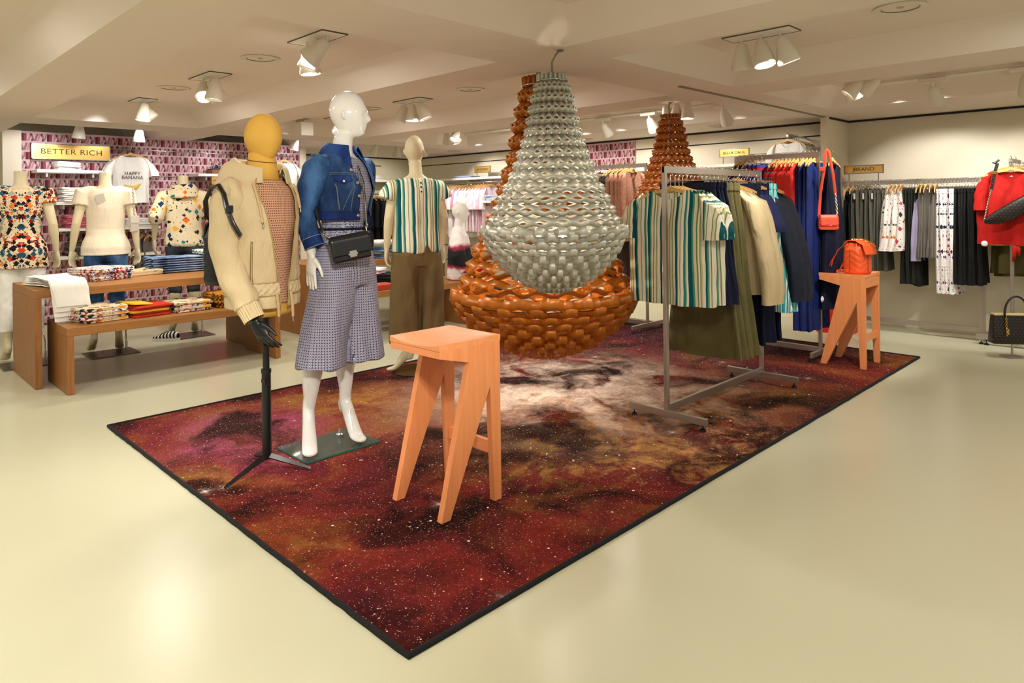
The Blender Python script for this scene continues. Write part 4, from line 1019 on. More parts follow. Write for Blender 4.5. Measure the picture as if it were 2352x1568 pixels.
# back wall: black clothes
bk = [kind_top(m_blackc, sw=.2, bw=.21, hem=-.80, neck=.08, seed=1, sleeves=dict(z0=-.15, length=.45, r0=.085, r1=.06, out=.03)), kind_pants(m_blackc, w=.15, hem=-.82, seed=2), kind_top(cloth('petrol_jersey', '16303c', .8), sw=.2, bw=.21, hem=-.70, neck=.08, seed=4, sleeves=dict(z0=-.15, length=.25, r0=.085, r1=.07, out=.04)), kind_top(m_greyknit, sw=.2, bw=.2, hem=-.8, seed=6, sleeves=dict(z0=-.15, length=.5, r0=.08, r1=.05, out=.03))]
for i in range(12):
    k = (1, 1, 0, 1, 0, 2, 1, 2, 0, 1, 3, 0)[i]
    hang(bk[k], 'dark_garment', f'{("black top", "black trousers", "petrol blue top", "grey brown knit")[k]}, {N(i)} along the back wall rail beyond the denim jacket', 'garment', (6.67 + .058*i, 10.3, 1.56), PI/2 + R.uniform(-.05, .05) - PI, 'dark garments on the back wall rail')
# wallpapered wall: banana shirt in front of another, white shirt at the end, coral trousers
bn = kind_top(m_whitec, sw=.20, bw=.20, hem=-.68, neck=.10, front=.05, seed=2, th=.03, slope=.05, collar=-.105, sleeves=dict(z0=-.16, length=.19, r0=.09, r1=.085, out=.085, th=.035))
t = hang(bn, 'banana_shirt', 'white t-shirt printed HAPPY BANANA hanging on the wallpaper', 't-shirt', (2.62, 9.20, 2.096), 0, None)
m_print = plain('print_ink', '3a3a40', .8); m_banana = plain('banana_yellow', 'e2c23a', .6)
text('HAPPY\nBANANA', .058, m_print, t, (.0, -.056, -.35), (PI/2, 0, 0), ext=.0006, name='printed_words')
b = MB(); b.tube([(-.09 + .02*i, -.054 - .003*math.sin(i*.4), -.50 + .0022*(i-4)**2) for i in range(10)], [.006, .016, .021, .024, .025, .025, .023, .019, .012, .006], 10, flat=.35); b.build('banana_print', m_banana, t, 180)
hang(bn, 'white_tshirt', 'plain white t-shirt hanging right behind the banana shirt', 't-shirt', (2.60, 9.33, 2.09), .25, None)
hang(bn, 'white_tshirt', 'white t-shirt with a purple lanyard at the end of the wallpapered wall', 't-shirt', (4.62, 9.24, 2.09), .0, None)
row([kind_pants(m_coral, w=.17, hem=-.86, seed=3, flare=.04)], 'coral_trousers', lambda i: f'coral red trousers, {N(i)} of the pair of pairs below the sandal shelf', 'trousers', [(3.66+.07*i, 9.28, 1.565) for i in range(2)], .5, 'coral trousers below the sandal shelf', seed=61)
row([kind_top(m_greyt, sw=.18, bw=.16, hem=-.5, seed=7)], 'quilted_vest', lambda i: f'quilted grey top, {N(i)} hanging low behind the white t-shirt mannequin', 'top', [(2.78+.07*i, 9.33, 1.07) for i in range(2)], .9, 'quilted grey tops', seed=62)
rail('garment_rail', [(2.7, 9.5, 1.06), (2.7, 9.33, 1.06), (2.95, 9.33, 1.06), (2.95, 9.5, 1.06)], 'short rail under the pink shirt shelf holding grey tops', .008)
# ================================================================== mannequins (unit figure 1.80 tall, facing -y, right hand at -x)
m_manq = plain('mannequin_gloss', 'ebe9e2', 0.12, spec=.6, coat=.6)
m_skin = plain('mannequin_matte', 'd3c5a0', 0.55); m_skin_w = plain('mannequin_white', 'f2efe8', 0.5)
V3 = Vector
def limb(b, pts, rad, n=14): b.tube(pts, rad, n)
def hand(b, w, d, lat, nrm, k=1.0, curl=.25, spread=1.0):
    """w wrist, d along the fingers, lat toward the thumb, nrm toward the palm side"""
    w, d, lat, nrm = V3(w), V3(d).normalized(), V3(lat).normalized(), V3(nrm).normalized()
    rings = []
    for t, a, c in ((-.02, .021, .017), (.0, .022, .016), (.03, .032, .0165), (.06, .039, .016), (.09, .039, .014), (.10, .034, .010)):
        o = w + d*t*k
        rings.append([o + lat*a*k*math.cos(2*PI*j/14) + nrm*c*k*math.sin(2*PI*j/14) for j in range(14)])
    b.loft(rings)
    for i, L in enumerate((.068, .082, .086, .078)):   # little .. index
        p = w + d*.088*k + lat*(-.029 + .0195*i)*k
        dd = (d + lat*(-.09 + .06*i)*spread).normalized(); pts = [p]; ang = curl*.6
        for q, s in enumerate((.45, .32, .28)):
            v = dd*math.cos(ang) + nrm*math.sin(ang); p = p + v*L*s*k; pts.append(p); ang += curl*(1.1 - .12*i)
        b.tube(pts, [.0092*k, .0086*k, .0078*k, .0056*k], 8)
    p = w + d*.022*k + lat*.024*k; dd = (d*.75 + lat*.62 + nrm*.25).normalized()
    b.tube([p, p + dd*.04*k, p + dd*.062*k + d*.012*k, p + dd*.075*k + d*.030*k], [.015*k, .0115*k, .0095*k, .0065*k], 8)
def foot(b, ankle, yaw, drop=None, k=1.0):
    """foot standing on its toes, from the ankle to the ground"""
    a = V3(ankle); f = V3((math.sin(yaw), -math.cos(yaw), 0)); s = V3((math.cos(yaw), math.sin(yaw), 0)); zt = a.z
    seq = [(-.006, zt + .08, .020, .020), (-.003, zt + .05, .027, .028), (-.002, zt + .015, .029, .032), (.008, zt - .02, .030, .036), (.030, lerp(.04, zt, .66), .031, .036), (.058, lerp(.03, zt, .40), .034, .030), (.084, lerp(.022, zt, .19), .037, .024), (.108, .026, .039, .020), (.135, .019, .038, .016), (.158, .016, .030, .013), (.172, .014, .014, .008)]
    P = [a + f*t*k + V3((0, 0, z - zt)) for t, z, w_, h in seq]; rings = []
    for i, (t, z, w_, h) in enumerate(seq):
        tg = (P[min(i+1, len(P)-1)] - P[max(i-1, 0)]).normalized(); up = s.cross(tg)
        rings.append([P[i] + s*w_*math.cos(2*PI*j/16) + up*h*math.sin(2*PI*j/16) for j in range(16)])
    b.loft(rings)
    b.tube([a + V3((0, 0, .06)) - f*.004, a - f*.012 + V3((0, 0, .01)), a - f*.020 + V3((0, 0, -.025)), a - f*.014 + V3((0, 0, -.048)), a + f*.012 + V3((0, 0, -.055)), a + f*.035 + V3((0, 0, -.06))], [.014, .024, .026, .025, .020, .012], 14)
def head_mb(b, c, yaw=0, face=True, k=1.0, egg=False):
    """head of about .235 high around c, with brow, nose, lips and chin when face"""
    c = V3(c); n, m = 40, 30; Rz = Matrix.Rotation(yaw, 3, 'Z')
    rings = []
    for i in range(m + 1):
        a = PI*i/m; zz = -math.cos(a); q = max(math.sin(a), .03)
        ring = []
        for j in range(n):
            th = 2*PI*j/n; x, y = math.cos(th), math.sin(th)
            wx, wy = .074*q, .094*q
            low = sm(-zz*1.1)
            q2 = q**.62 if zz < 0 else q
            px = x*.074*q2*(1 - .30*low)
            py = y*wy if y > 0 else y*.094*(q**.40 if zz < 0 else q)
            pz = zz*.120
            if y > 0: py *= (1 - .30*low)           # back of the skull tucks into the neck
            else: py *= (1 - .05*low)
            if y > 0: py += .012*q*sm(zz + .3)
            if face and y < -.2 and q > .1:
                e = math.exp(-((px)/.012)**2)
                py -= .021*e*math.exp(-((pz + .030)/.013)**2) + .014*e*math.exp(-((pz + .012)/.02)**2)           # nose
                py -= .007*math.exp(-(px/.020)**2)*(math.exp(-((pz + .060)/.006)**2) + math.exp(-((pz + .073)/.007)**2))   # lips
                py -= .011*math.exp(-(px/.022)**2)*math.exp(-((pz + .100)/.014)**2)                                 # chin
                py += .010*(math.exp(-((px-.030)/.014)**2) + math.exp(-((px+.030)/.014)**2))*math.exp(-((pz + .002)/.011)**2)  # eye hollows
                py -= .004*math.exp(-((pz - .020)/.012)**2)*math.exp(-(px/.05)**2)                                  # brow
            ring.append(c + Rz @ V3((px*k, py*k, pz*k)))
        rings.append(ring)
    b.loft(rings)
    if face:
        for s in (-1, 1):
            e = [(.071*s, .012, .012), (.076*s, .020, -.002), (.074*s, .018, -.022), (.069*s, .010, -.034)]
            b.tube([c + Rz @ (V3(p)*k) for p in e], [.008*k, .011*k, .010*k, .005*k], 8)
TORSO = [(.86, .150, .095, .0), (.90, .165, .105, .004), (.95, .168, .110, .008), (1.0, .155, .100, .004), (1.06, .128, .086, -.002), (1.11, .117, .080, -.004), (1.17, .124, .085, -.004), (1.24, .136, .098, -.010), (1.30, .145, .112, -.018), (1.36, .150, .100, -.008), (1.41, .158, .085, .0), (1.45, .150, .068, .006), (1.475, .10, .056, .008), (1.50, .062, .052, .008)]
def torso(b, off=(0, 0), lean=None, g=0.0, z0=.86, z1=1.6, keys=TORSO):
    rings = []
    for z, a, d, y in keys:
        if z0 <= z <= z1:
            o = lean(z) if lean else off
            rings.append(((o[0], o[1] + y, z), a + g, d + g))
    b.etube(rings, 28)
def mannequin(name, label, loc, rz, k, head=None, neck_top=1.60, arms=(), feet=(), lean=None, mat=None, voxel=.0055, hips=True, group=None):
    t = thing(name, label, 'mannequin', loc, rz, group); t.scale = (k, k, k)
    b = MB(); L = lean or (lambda z: (0, 0))
    torso(b, lean=L)
    o = L(1.5)
    b.tube([(o[0], o[1]+.008, 1.46), (o[0], o[1]+.004, 1.52), (o[0]*1.02, o[1]-.004, 1.57), (o[0]*1.05, o[1]-.010, max(neck_top, 1.58))], [.064, .052, .049, .050 if not head else .052], 20)
    if head: head_mb(b, *head)
    for sh, el, wr, d, lat, nr, curl in arms:
        sh, el, wr = V3(sh), V3(el), V3(wr)
        b.tube([sh + V3((0, 0, .015)), sh.lerp(el, .25), sh.lerp(el, .6), el, el.lerp(wr, .3), el.lerp(wr, .7), wr], [.050, .047, .041, .036, .035, .028, .022], 16)
        hand(b, wr, d, lat, nr, 1.0, curl)
    for hp, kn, an, yaw in feet:
        hp, kn, an = V3(hp), V3(kn), V3(an)
        fk = .72 if an.z > .2 else 1.0
        b.tube([hp, hp.lerp(kn, .3), hp.lerp(kn, .75), kn, kn.lerp(an, .25) + V3((0, .012, 0)), kn.lerp(an, .5) + V3((0, .010, 0)), kn.lerp(an, .8), an], [.088, .080, .062, .052, .053, .047, .033, .030], 20)
        foot(b, an, yaw, None, fk)
    b.remesh('body', mat or m_skin, voxel, 8, t)
    return t
def wrinkle(amp, f=9.0, vert=.45, seed=0.0):
    def d(co, n):
        return amp*(nz(co.x*f + seed, co.y*f, co.z*f*vert) + .5*nz(co.x*f*2.1, co.y*f*2.1 + seed, co.z*f*vert*2.3))
    return d
def shell(keys, z, ang, off=0.0):
    """point on a stack of ellipses: keys (z, a, d, cx, cy)"""
    ks = [(q[0], tuple(q[1:])) for q in sorted(keys)]
    a, d, cx, cy = interp(ks, z)
    return V3((cx + (a + off)*math.cos(ang), cy + (d + off)*math.sin(ang), z))
def jacket_grid(b, keys, z0, z1, gap, nu=72, nv=40, wr=.0, seed=0, hem=None, off=0):
    """open fronted shell; gap(v): the half angle left open at the front, as (right side, left side) seen by the wearer"""
    def P(u, v):
        z = lerp(z0, z1, v); g = gap(v)
        ang = lerp(-PI/2 + g[1], 3*PI/2 - g[0], u)
        p = shell(keys, z, ang, off)
        w = wr*(nz(p.x*9 + seed, p.y*9, p.z*5) + .6*nz(p.x*19, p.y*19 + seed, p.z*12))
        p += V3((math.cos(ang), math.sin(ang), 0))*w
        if hem: p.z += hem(ang)*(1 - v)**3
        return p
    b.grid(P, nu, nv)
def sleeve_path(b, pts, rad, wr=.004, n=22, steps=46, seed=0, f=34, flat=1.0):
    """crumpled tube through pts"""
    keys = [(i/(len(pts)-1), tuple(p)) for i, p in enumerate(pts)]; rk = [(i/(len(rad)-1), r) for i, r in enumerate(rad)]
    P = []; RR = []
    for i in range(steps + 1):
        t = i/steps; c = V3((0, 0, 0))
        for q in (-.06, -.03, 0, .03, .06): c += V3(interp(keys, min(1, max(0, t+q))))
        P.append(c/5); RR.append(interp(rk, t))
    rings = []; u = V3((1, 0, 0))
    for i, p in enumerate(P):
        tg = (P[min(i+1, steps)] - P[max(i-1, 0)]).normalized(); u = (u - tg*u.dot(tg)).normalized(); w = tg.cross(u)
        ring = []
        for j in range(n):
            a = 2*PI*j/n
            r = RR[i] + wr*(math.sin(i/steps*f + 2.2*math.sin(a + seed) + seed) *.6 + 1.2*nz(math.cos(a)*1.6 + seed, math.sin(a)*1.6, i/steps*6))
            ring.append(p + u*r*math.cos(a) + w*r*flat*math.sin(a))
        rings.append(ring)
    b.loft(rings)
# ---------------------------------------------- denim jacket mannequin
def denim(name, dark, mid, light, s=1.0):
    t = NT(name); co = t.coord(); f = t.noise(t.coord('Object', (1, 1, .45)), 5, 4, .55); g = t.noise(t.coord('Object', (260, 260, 60)), 1, 2)
    c = t.ramp(t.math('MULTIPLY_ADD', g, .16, f), [(.40, dark), (.56, mid), (.74, light)])
    cloth_finish(t, co, .45, 9); return t.done(c, .8, 0, .2)
m_denim = denim('jacket_denim', '121f40', '1d375f', '41699a'); m_denim_dk = denim('denim_hem', '0c1738', '162c66', '31548c')
m_bluejean = denim('blue_jeans', '16233c', '33527e', '6d8fb4'); m_greyjean = denim('dark_jeans', '1a1e22', '33383c', '555a5e')
m_stitch = plain('stitching', 'b8976a', .7); m_stitch_d = plain('denim_stitching', '7d7a78', .7); m_pale_stitch = plain('pale_stitching', '8fa6c6', .7); m_brass = plain('brass_button', 'b7a284', .3, .9)
def geo_mat():
    t = NT('navy_geometric_print'); x, y, z = t.sep(t.coord()); k = 78
    sd = t.math('GREATER_THAN', x, .008)
    an_ = t.math('ARCTAN2', t.math('ADD', y, .085), t.math('SUBTRACT', x, t.math('MULTIPLY_ADD', sd, .20, -.08)))
    u = t.math('MULTIPLY', an_, .118*k); w = t.math('MULTIPLY', z, k)
    fu = t.math('SUBTRACT', t.math('FRACT', t.math('ADD', u, 100.)), .5); fw = t.math('SUBTRACT', t.math('FRACT', t.math('ADD', w, 100.)), .5)
    r = t.math('SQRT', t.math('ADD', t.math('MULTIPLY', fu, fu), t.math('MULTIPLY', fw, fw)))
    ring = t.math('LESS_THAN', t.math('ABSOLUTE', t.math('SUBTRACT', r, .33)), .10)
    dot = t.math('LESS_THAN', r, .10); pat = t.math('MAXIMUM', ring, dot)
    col = t.mix(pat, '45465e', 'bdbacb'); cloth_finish(t, t.coord(), .5, 8)
    return t.done(col, .55, 0, .3)
m_geo = geo_mat()
def denim_mannequin():
    lean = lambda z: (lerp(.040, .062, sm((z-.8)/.7)), lerp(-.078, -.060, sm((z-.8)/.7)))
    k = 1.085; rz = .31
    o = lean(1.5)
    t = mannequin('mannequin', 'glossy white mannequin wearing a denim jacket and navy printed jumpsuit on a glass base', (1.955, 3.415, .024), rz, k,
        head=((o[0]+.014, o[1]-.028, 1.692), .62, True, 1.0), lean=lean, mat=m_manq, voxel=.0045,
        arms=[((-.10, -.05, 1.43), (-.165, -.015, 1.18), (-.160, -.050, .985), (-.02, .03, -1), (-.25, -1, 0), (1, -.2, 0), .07),
              ((.222, -.05, 1.43), (.29, .035, 1.18), (.235, .03, 1.0), (0, -.1, -1), (0, -1, 0), (-1, 0, 0), .2)],
        feet=[((-.04, -.07, .9), (-.098, -.02, .50), (-.105, .036, .205), -.75), ((.12, -.07, .9), (.130, -.020, .50), (.138, .012, .195), -.30)])
    # jumpsuit
    b = MB(); torso(b, lean=lean, g=.010, z0=1.05, z1=1.475)
    ox, oy = lean(.9)
    b.etube([((ox, oy, 1.12), .130, .095), ((ox, oy, 1.05), .145, .108), ((ox, oy + .004, .96), .185, .128), ((ox, oy + .002, .88), .196, .13), ((ox, oy, .82), .19, .122)], 30)
    for s, hx, hy in ((-1, -.108, -.062), (1, .118, -.112)):
        b.etube([((ox + s*.075, oy, .92), .105, .118), ((ox + s*.088, oy, .80), .112, .115), ((lerp(ox + s*.1, hx, .5), (oy + hy)/2, .62), .116, .112), ((hx, hy, .431), .126, .118)], 26)
    def dd(co, n):
        h = sm((1.0 - co.z)/.5); ang = math.atan2(co.y + .075, co.x - .03)
        return .003*nz(co.x*8, co.y*8, co.z*4) + .0075*h*math.sin(ang*7 + co.z*2.5) + .003*h*math.sin(ang*15 - co.z*4) + .003*sm(1-abs(co.z-1.10)/.1)*math.sin(ang*24)
    b.remesh('jumpsuit', m_geo, .0075, 3, t, dd)
    # neat collarless front with sash
    q = lean(1.1)
    b = MB(); b.tube([(q[0] + .136*math.cos(2*PI*j/40), q[1] - .002 + .098*math.sin(2*PI*j/40), 1.105) for j in range(40)], .014, 8, flat=.5, closed_path=True)
    b.tube([(q[0]+.03, q[1]-.115, 1.12), (q[0]+.05, q[1]-.13, 1.15), (q[0]+.075, q[1]-.118, 1.13), (q[0]+.04, q[1]-.12, 1.105)], [.012, .022, .020, .012], 8)
    b.tube([(q[0]+.035, q[1]-.118, 1.11), (q[0]+.045, q[1]-.132, 1.05), (q[0]+.03, q[1]-.128, .985)], [.012, .016, .010], 8, flat=.4)
    b.tube([(q[0]+.05, q[1]-.118, 1.11), (q[0]+.068, q[1]-.13, 1.06), (q[0]+.075, q[1]-.125, 1.01)], [.010, .013, .008], 8, flat=.4)
    b.build('sash', m_navy, t, 180)
    # jacket
    def K(z, a, d, y=0): l = lean(z); return (z, a, d, l[0], l[1] + y)
    keys = [K(1.165, .158, .118), K(1.20, .156, .118), K(1.26, .160, .124, -.006), K(1.31, .166, .134, -.014), K(1.37, .172, .122, -.008), K(1.42, .174, .104), K(1.455, .160, .088, .006), K(1.482, .115, .076, .008), K(1.505, .082, .070, .006)]
    gap = lambda v: (lerp(.10, .34, sm(v*1.1)), lerp(.62, .42, v))
    hemf = lambda ang: .035*math.cos(ang + PI/2 + .9)*-1
    b = MB(); jacket_grid(b, keys, 1.190, 1.500, gap, 80, 44, .0035, 3)
    j = b.build('denim_jacket', m_denim, t, 180, solid=.004)
    b = MB(); jacket_grid(b, keys, 1.150, 1.192, lambda v: gap(0), 80, 5, .001, 3, off=.003); b.build('waistband', m_denim_dk, j, 180, solid=.006)
    # collar: stands at the neck and folds outwards
    ks = sorted(keys)
    def C(u, v):
        ang = lerp(-PI/2 + .70, 3*PI/2 - .36, u); e = abs(2*u - 1)**4
        r = (.98, .98, 1.07, 1.26 + .12*e, 1.46 + .42*e)[int(round(v*4))]; z = (1.480, 1.524, 1.535, 1.512, 1.478 - .055*e)[int(round(v*4))]
        l = lean(1.5); return (l[0] + .080*r*math.cos(ang), l[1] + .004 + .070*r*math.sin(ang) + .012*(v > .5), z + .010*math.sin(ang))
    b = MB(); b.grid(C, 48, 4); b.build('collar', m_denim_dk, j, 60, solid=.005)
    S = lambda ang, z, off=.004: shell(keys, z, ang, off)
    def line(b, pts, r=.0011, off=.0045, n=14):
        out = []
        for (a0, z0), (a1, z1) in zip(pts, pts[1:]): out += [S(lerp(a0, a1, i/n), lerp(z0, z1, i/n), off) for i in range(n + 1)]
        b.tube(out, r, 5)
    gR, gL = -PI/2 - .24, -PI/2 + .52
    b = MB()
    for base, s, g in ((-PI/2, -1, .24), (-PI/2, 1, .52)):
        line(b, [(base + s*(g + .05), 1.385), (base + s*1.35, 1.385)])
        line(b, [(base + s*(g + .05), 1.378), (base + s*1.35, 1.378)])
        line(b, [(base + s*(g + .20), 1.372), (base + s*(g + .22), 1.19)]); line(b, [(base + s*(g + .22), 1.33), (base + s*(g + .50), 1.20)])
        line(b, [(base + s*(g + .82), 1.33), (base + s*(g + .62), 1.20)]); line(b, [(base + s*(g + .80), 1.33), (base + s*(g + .60), 1.20)])
    b.build('stitching', m_stitch_d, j, 180)
    for s, g in ((-1, .24), (1, .52)):
        a0, a1 = -PI/2 + s*(g + .22), -PI/2 + s*(g + .80)
        b = MB(); b.grid(lambda u, v: S(lerp(a0, a1, u), lerp(1.374, 1.346 - .016*(1 - abs(2*u - 1)), v), .008), 12, 3); b.build('pocket_flap', m_denim_dk, j, 60, solid=.004)
        b = MB(); am = (a0 + a1)/2; p = S(am, 1.343, .011); nrm = V3((math.cos(am), math.sin(am), 0)); b.lathe([(0, .004), (.005, .004), (.007, 0), (.007, -.004)], 14, p, nrm.to_track_quat('Z', 'Y').to_matrix().to_4x4()); b.build('button', m_brass, j, 60)
    for z in (1.475, 1.40, 1.335, 1.27, 1.172):
        am = -PI/2 - lerp(.10, .34, sm((z-1.19)/.31*1.1)) - .10; p = S(am, z, .008); nrm = V3((math.cos(am), math.sin(am), 0))
        b = MB(); b.lathe([(0, .002), (.004, .005), (.008, .004), (.0095, 0), (.0095, -.004)], 16, p, nrm.to_track_quat('Z', 'Y').to_matrix().to_4x4()); b.build('button', m_brass, j, 60)
    l = lean(1.45)
    for s, pts, rad in ((-1, [(l[0]-.145, l[1]+.004, 1.448), (l[0]-.180, l[1]+.01, 1.40), (-.148, -.022, 1.28), (-.168, -.003, 1.18), (-.155, -.050, 1.055)], [.060, .068, .062, .053, .046]),
                        (1, [(l[0]+.145, l[1]+.004, 1.448), (l[0]+.180, l[1]+.01, 1.40), (.262, .0, 1.28), (.285, .030, 1.18), (.243, .03, 1.06)], [.060, .068, .062, .053, .046])):
        b = MB(); sleeve_path(b, pts, rad, .0035, seed=s); sl = b.build('sleeve', m_denim, j, 180)
        a, c = V3(pts[-2]), V3(pts[-1]); d = (c - a).normalized()
        b = MB(); b.tube([c - d*.012, c + d*.036], [.048, .049], 22); b.build('cuff', m_denim_dk, sl, 50)
        b = MB()
        for q in (-.012, .036): b.tube([c + d*q + (V3((1, 0, 0)) - d*d.x).normalized()*.0492*math.cos(x*PI/14) + d.cross(V3((1, 0, 0))).normalized()*.0492*math.sin(x*PI/14) for x in range(28)], .0014, 5, closed_path=True)
        b.build('cuff_edge', m_pale_stitch, sl, 180)
    return t
denim_mannequin()
t = thing('glass_stand', 'clear glass plate under the white mannequin on the rug', 'base', (1.968, 3.435, .010))
gm = NT('clear_glass'); gm.p.inputs['Transmission Weight'].default_value = .85; gm.p.inputs['IOR'].default_value = 1.45; m_glass = gm.done('a9b8ae', .03)
m_edge = plain('glass_edge', '2c6a5c', .1)
b = MB(); b.box((0, 0, .0055), (.45, .325, .009)); b.build('glass_plate', m_glass, t)
b = MB()
for x, y, dx, dy in ((0, .163, .453, .002), (0, -.163, .453, .002), (-.2255, 0, .002, .328), (.2255, 0, .002, .328)): b.box((x, y, .0055), (dx, dy, .0092))
b.build('plate_edge', m_edge, t)
b = MB(); b.lathe([(.022, .010), (.022, .022), (.012, .028), (.008, .05), (0, .05)], 18, (.11, .075, 0)); b.build('fitting', m_chrome, t, 40)
# ---------------------------------------------- yellow dress form on a tripod with a hooded jacket
def yellow_mat():
    t = NT('yellow_linen'); co = t.coord(); w = t.noise(t.coord('Object', (300, 300, 500)), 1, 2)
    f = t.noise(co, 12, 4); t.bump(w, .25, .002)
    return t.done(t.mix(f, 'cf9c40', 'dcb055'), .75, 0, .2)
m_linen = yellow_mat()
def mesh_knit():
    t = NT('pink_open_knit'); x, y, z = t.sep(t.coord()); k = 105.
    u = t.math('MULTIPLY', t.math('ADD', x, t.math('MULTIPLY', y, .4)), k); w = t.math('MULTIPLY', z, k*.8)
    row_ = t.math('FLOOR', w); u2 = t.math('ADD', u, t.math('MULTIPLY', t.math('FRACT', t.math('MULTIPLY', row_, .5)), 1.0))
    fu = t.math('SUBTRACT', t.math('FRACT', t.math('ADD', u2, 200.)), .5); fw = t.math('SUBTRACT', t.math('FRACT', t.math('ADD', w, 200.)), .5)
    r = t.math('SQRT', t.math('ADD', t.math('MULTIPLY', fu, fu), t.math('MULTIPLY', fw, fw)))
    return t.done(t.mix(t.math('LESS_THAN', r, .30), 'c99a7c', '6e4436'), .85, 0, .2)
def dress_form():
    t = thing('dress_form', 'yellow headed dress form on a black tripod wearing a beige hooded jacket', 'dress form', (1.565, 3.345, .012), .2)
    b = MB()
    b.etube([((0, 0, .79), .13, .10), ((0, 0, .81), .150, .118), ((0, 0, .90), .160, .125), ((0, 0, 1.02), .13, .10), ((0, 0, 1.12), .125, .095), ((0, -.01, 1.27), .15, .12), ((0, 0, 1.38), .165, .10), ((0, .005, 1.44), .155, .08), ((0, .008, 1.475), .10, .065), ((0, .008, 1.50), .066, .062)], 30)
    b.remesh('torso', m_linen, .008, 3, t)
    b = MB(); b.tube([(0, .012, 1.47), (0, .014, 1.53), (0, .014, 1.585), (0, .014, 1.61)], [.086, .074, .068, .064], 28); nk = b.build('neck', m_linen, t, 180)
    b = MB(); b.tube([(.0715*math.cos(2*PI*j/36), .014 + .0715*math.sin(2*PI*j/36), 1.570 + .012*math.sin(2*PI*j/36)) for j in range(36)], .0018, 5, closed_path=True); b.build('neck_seam', plain('seam_thread', '4a3418', .8), nk, 180)
    b = MB(); rings = []
    for i in range(25):   # egg head, jaw narrower
        a = PI*i/24; zz = -math.cos(a); q = max(math.sin(a), .03); low = sm(-zz*1.15)
        rings.append([((.088*(q**.7 if zz < 0 else q)*(1-.22*low))*math.cos(2*PI*j/36), .004 + (.104*(q**.6 if zz < 0 else q)*(1-.12*low))*math.sin(2*PI*j/36)*(1 if math.sin(2*PI*j/36) < 0 else .92), 1.688 + .123*zz) for j in range(36)])
    b.loft(rings); hd = b.build('head', m_linen, t, 180)
    b = MB(); b.tube([(-.0, .012 + .105*math.cos(a)*.97, 1.688 + .1235*math.sin(a)) for a in [PI*.25 + PI*.35*i/12 for i in range(13)]], .0012, 5)
    b.build('head_seam', plain('seam_linen', 'a8782c', .8), hd, 180)
    # tripod
    b = MB(); b.tube([(0, 0, .80), (0, 0, .47)], .0165, 18); pl = b.build('pole', m_black, t, 60)
    b = MB(); b.tube([(0, 0, .50), (0, 0, .06)], .0225, 18); b.tube([(0, 0, .495), (0, 0, .515)], .025, 18); b.build('pole_sleeve', m_black, pl, 60)
    b = MB(); b.tube([(-.02, -.02, .47), (-.045, -.045, .47)], .006, 8); b.box((-.05, -.05, .47), (.012, .03, .018)); b.build('clamp_knob', m_black, pl, 40)
    inv = Matrix.Rotation(-.2, 3, 'Z')
    for wx, wy in ((1.313, 3.252), (1.712, 3.175), (1.60, 3.56)):
        v = inv @ V3((wx - 1.565, wy - 3.345, 0))
        b = MB(); b.tube([V3((0, 0, .075)), v*.12 + V3((0, 0, .07)), v*.97 + V3((0, 0, .016)), v + V3((0, 0, .012))], [.016, .017, .010, .009], 4); b.build('leg', m_black, t, 40)
    # open knit top
    b = MB(); b.etube([((0, 0, .86), .168, .132), ((0, 0, 1.0), .15, .115), ((0, -.004, 1.15), .145, .112), ((0, -.012, 1.27), .16, .128), ((0, 0, 1.38), .172, .108), ((0, .004, 1.435), .158, .088), ((0, .008, 1.47), .11, .074)], 36, cap=False)
    b.build('knit_top', mesh_knit(), t, 180)
    # jacket
    keys = [(.835, .184, .150, -.012, 0), (.88, .188, .153, -.012, 0), (.955, .178, .146, -.012, 0), (1.0, .188, .152, -.012, 0), (1.15, .186, .150, -.012, -.004), (1.28, .187, .152, -.012, -.008), (1.38, .186, .134, -.012, 0), (1.43, .176, .112, -.010, .004), (1.47, .144, .092, -.006, .008), (1.505, .104, .092, 0, .012)]
    gap = lambda v: (lerp(.07, .70, v**1.5), lerp(.16, .80, v**1.3))
    b = MB(); jacket_grid(b, keys, .84, 1.50, gap, 110, 90, .0085, 11)
    j = b.build('jacket', m_beige, t, 180, solid=.004)
    S = lambda ang, z, off=.004: shell(keys, z, ang, off)
    def gath(u, v):
        z = lerp(.905, .965, v); ang = lerp(-PI/2 + .2, 3*PI/2 - .1, u)
        return S(ang, z, .006 + .0035*math.sin(u*190 + 2*math.sin(v*9)) + .004*math.sin(v*PI))
    b = MB(); b.grid(gath, 300, 8); b.build('gathered_waist', m_beige, j, 180)
    b = MB()
    for z in (.903, .966): b.tube([S(lerp(-PI/2 + .2, 3*PI/2 - .1, i/80), z, .008) for i in range(81)], .0018, 5)
    gs = lambda z: gap((z - .84)/.66)
    b.tube([S(-PI/2 - gs(z)[0] - .005, z, .004) for z in [.84 + .66*i/40 for i in range(41)]], .004, 6)
    b.tube([S(-PI/2 + gs(z)[1] + .005, z, .004) for z in [.84 + .66*i/40 for i in range(41)]], .004, 6)
    b.build('edging', plain('jacket_edging', 'a58b55', .7), j, 180)
    b = MB(); a0 = -PI/2 - .85; b.tube([S(a0 - .02*i/8, 1.17 - .20*i/8, .005) for i in range(9)], .002, 5); b.tube([S(a0 + .035, 1.17 - .20*i/8, .005) for i in range(9)], .0015, 5); b.build('zip_pocket', plain('zip', '8a6f3a', .4, .6), j, 180)
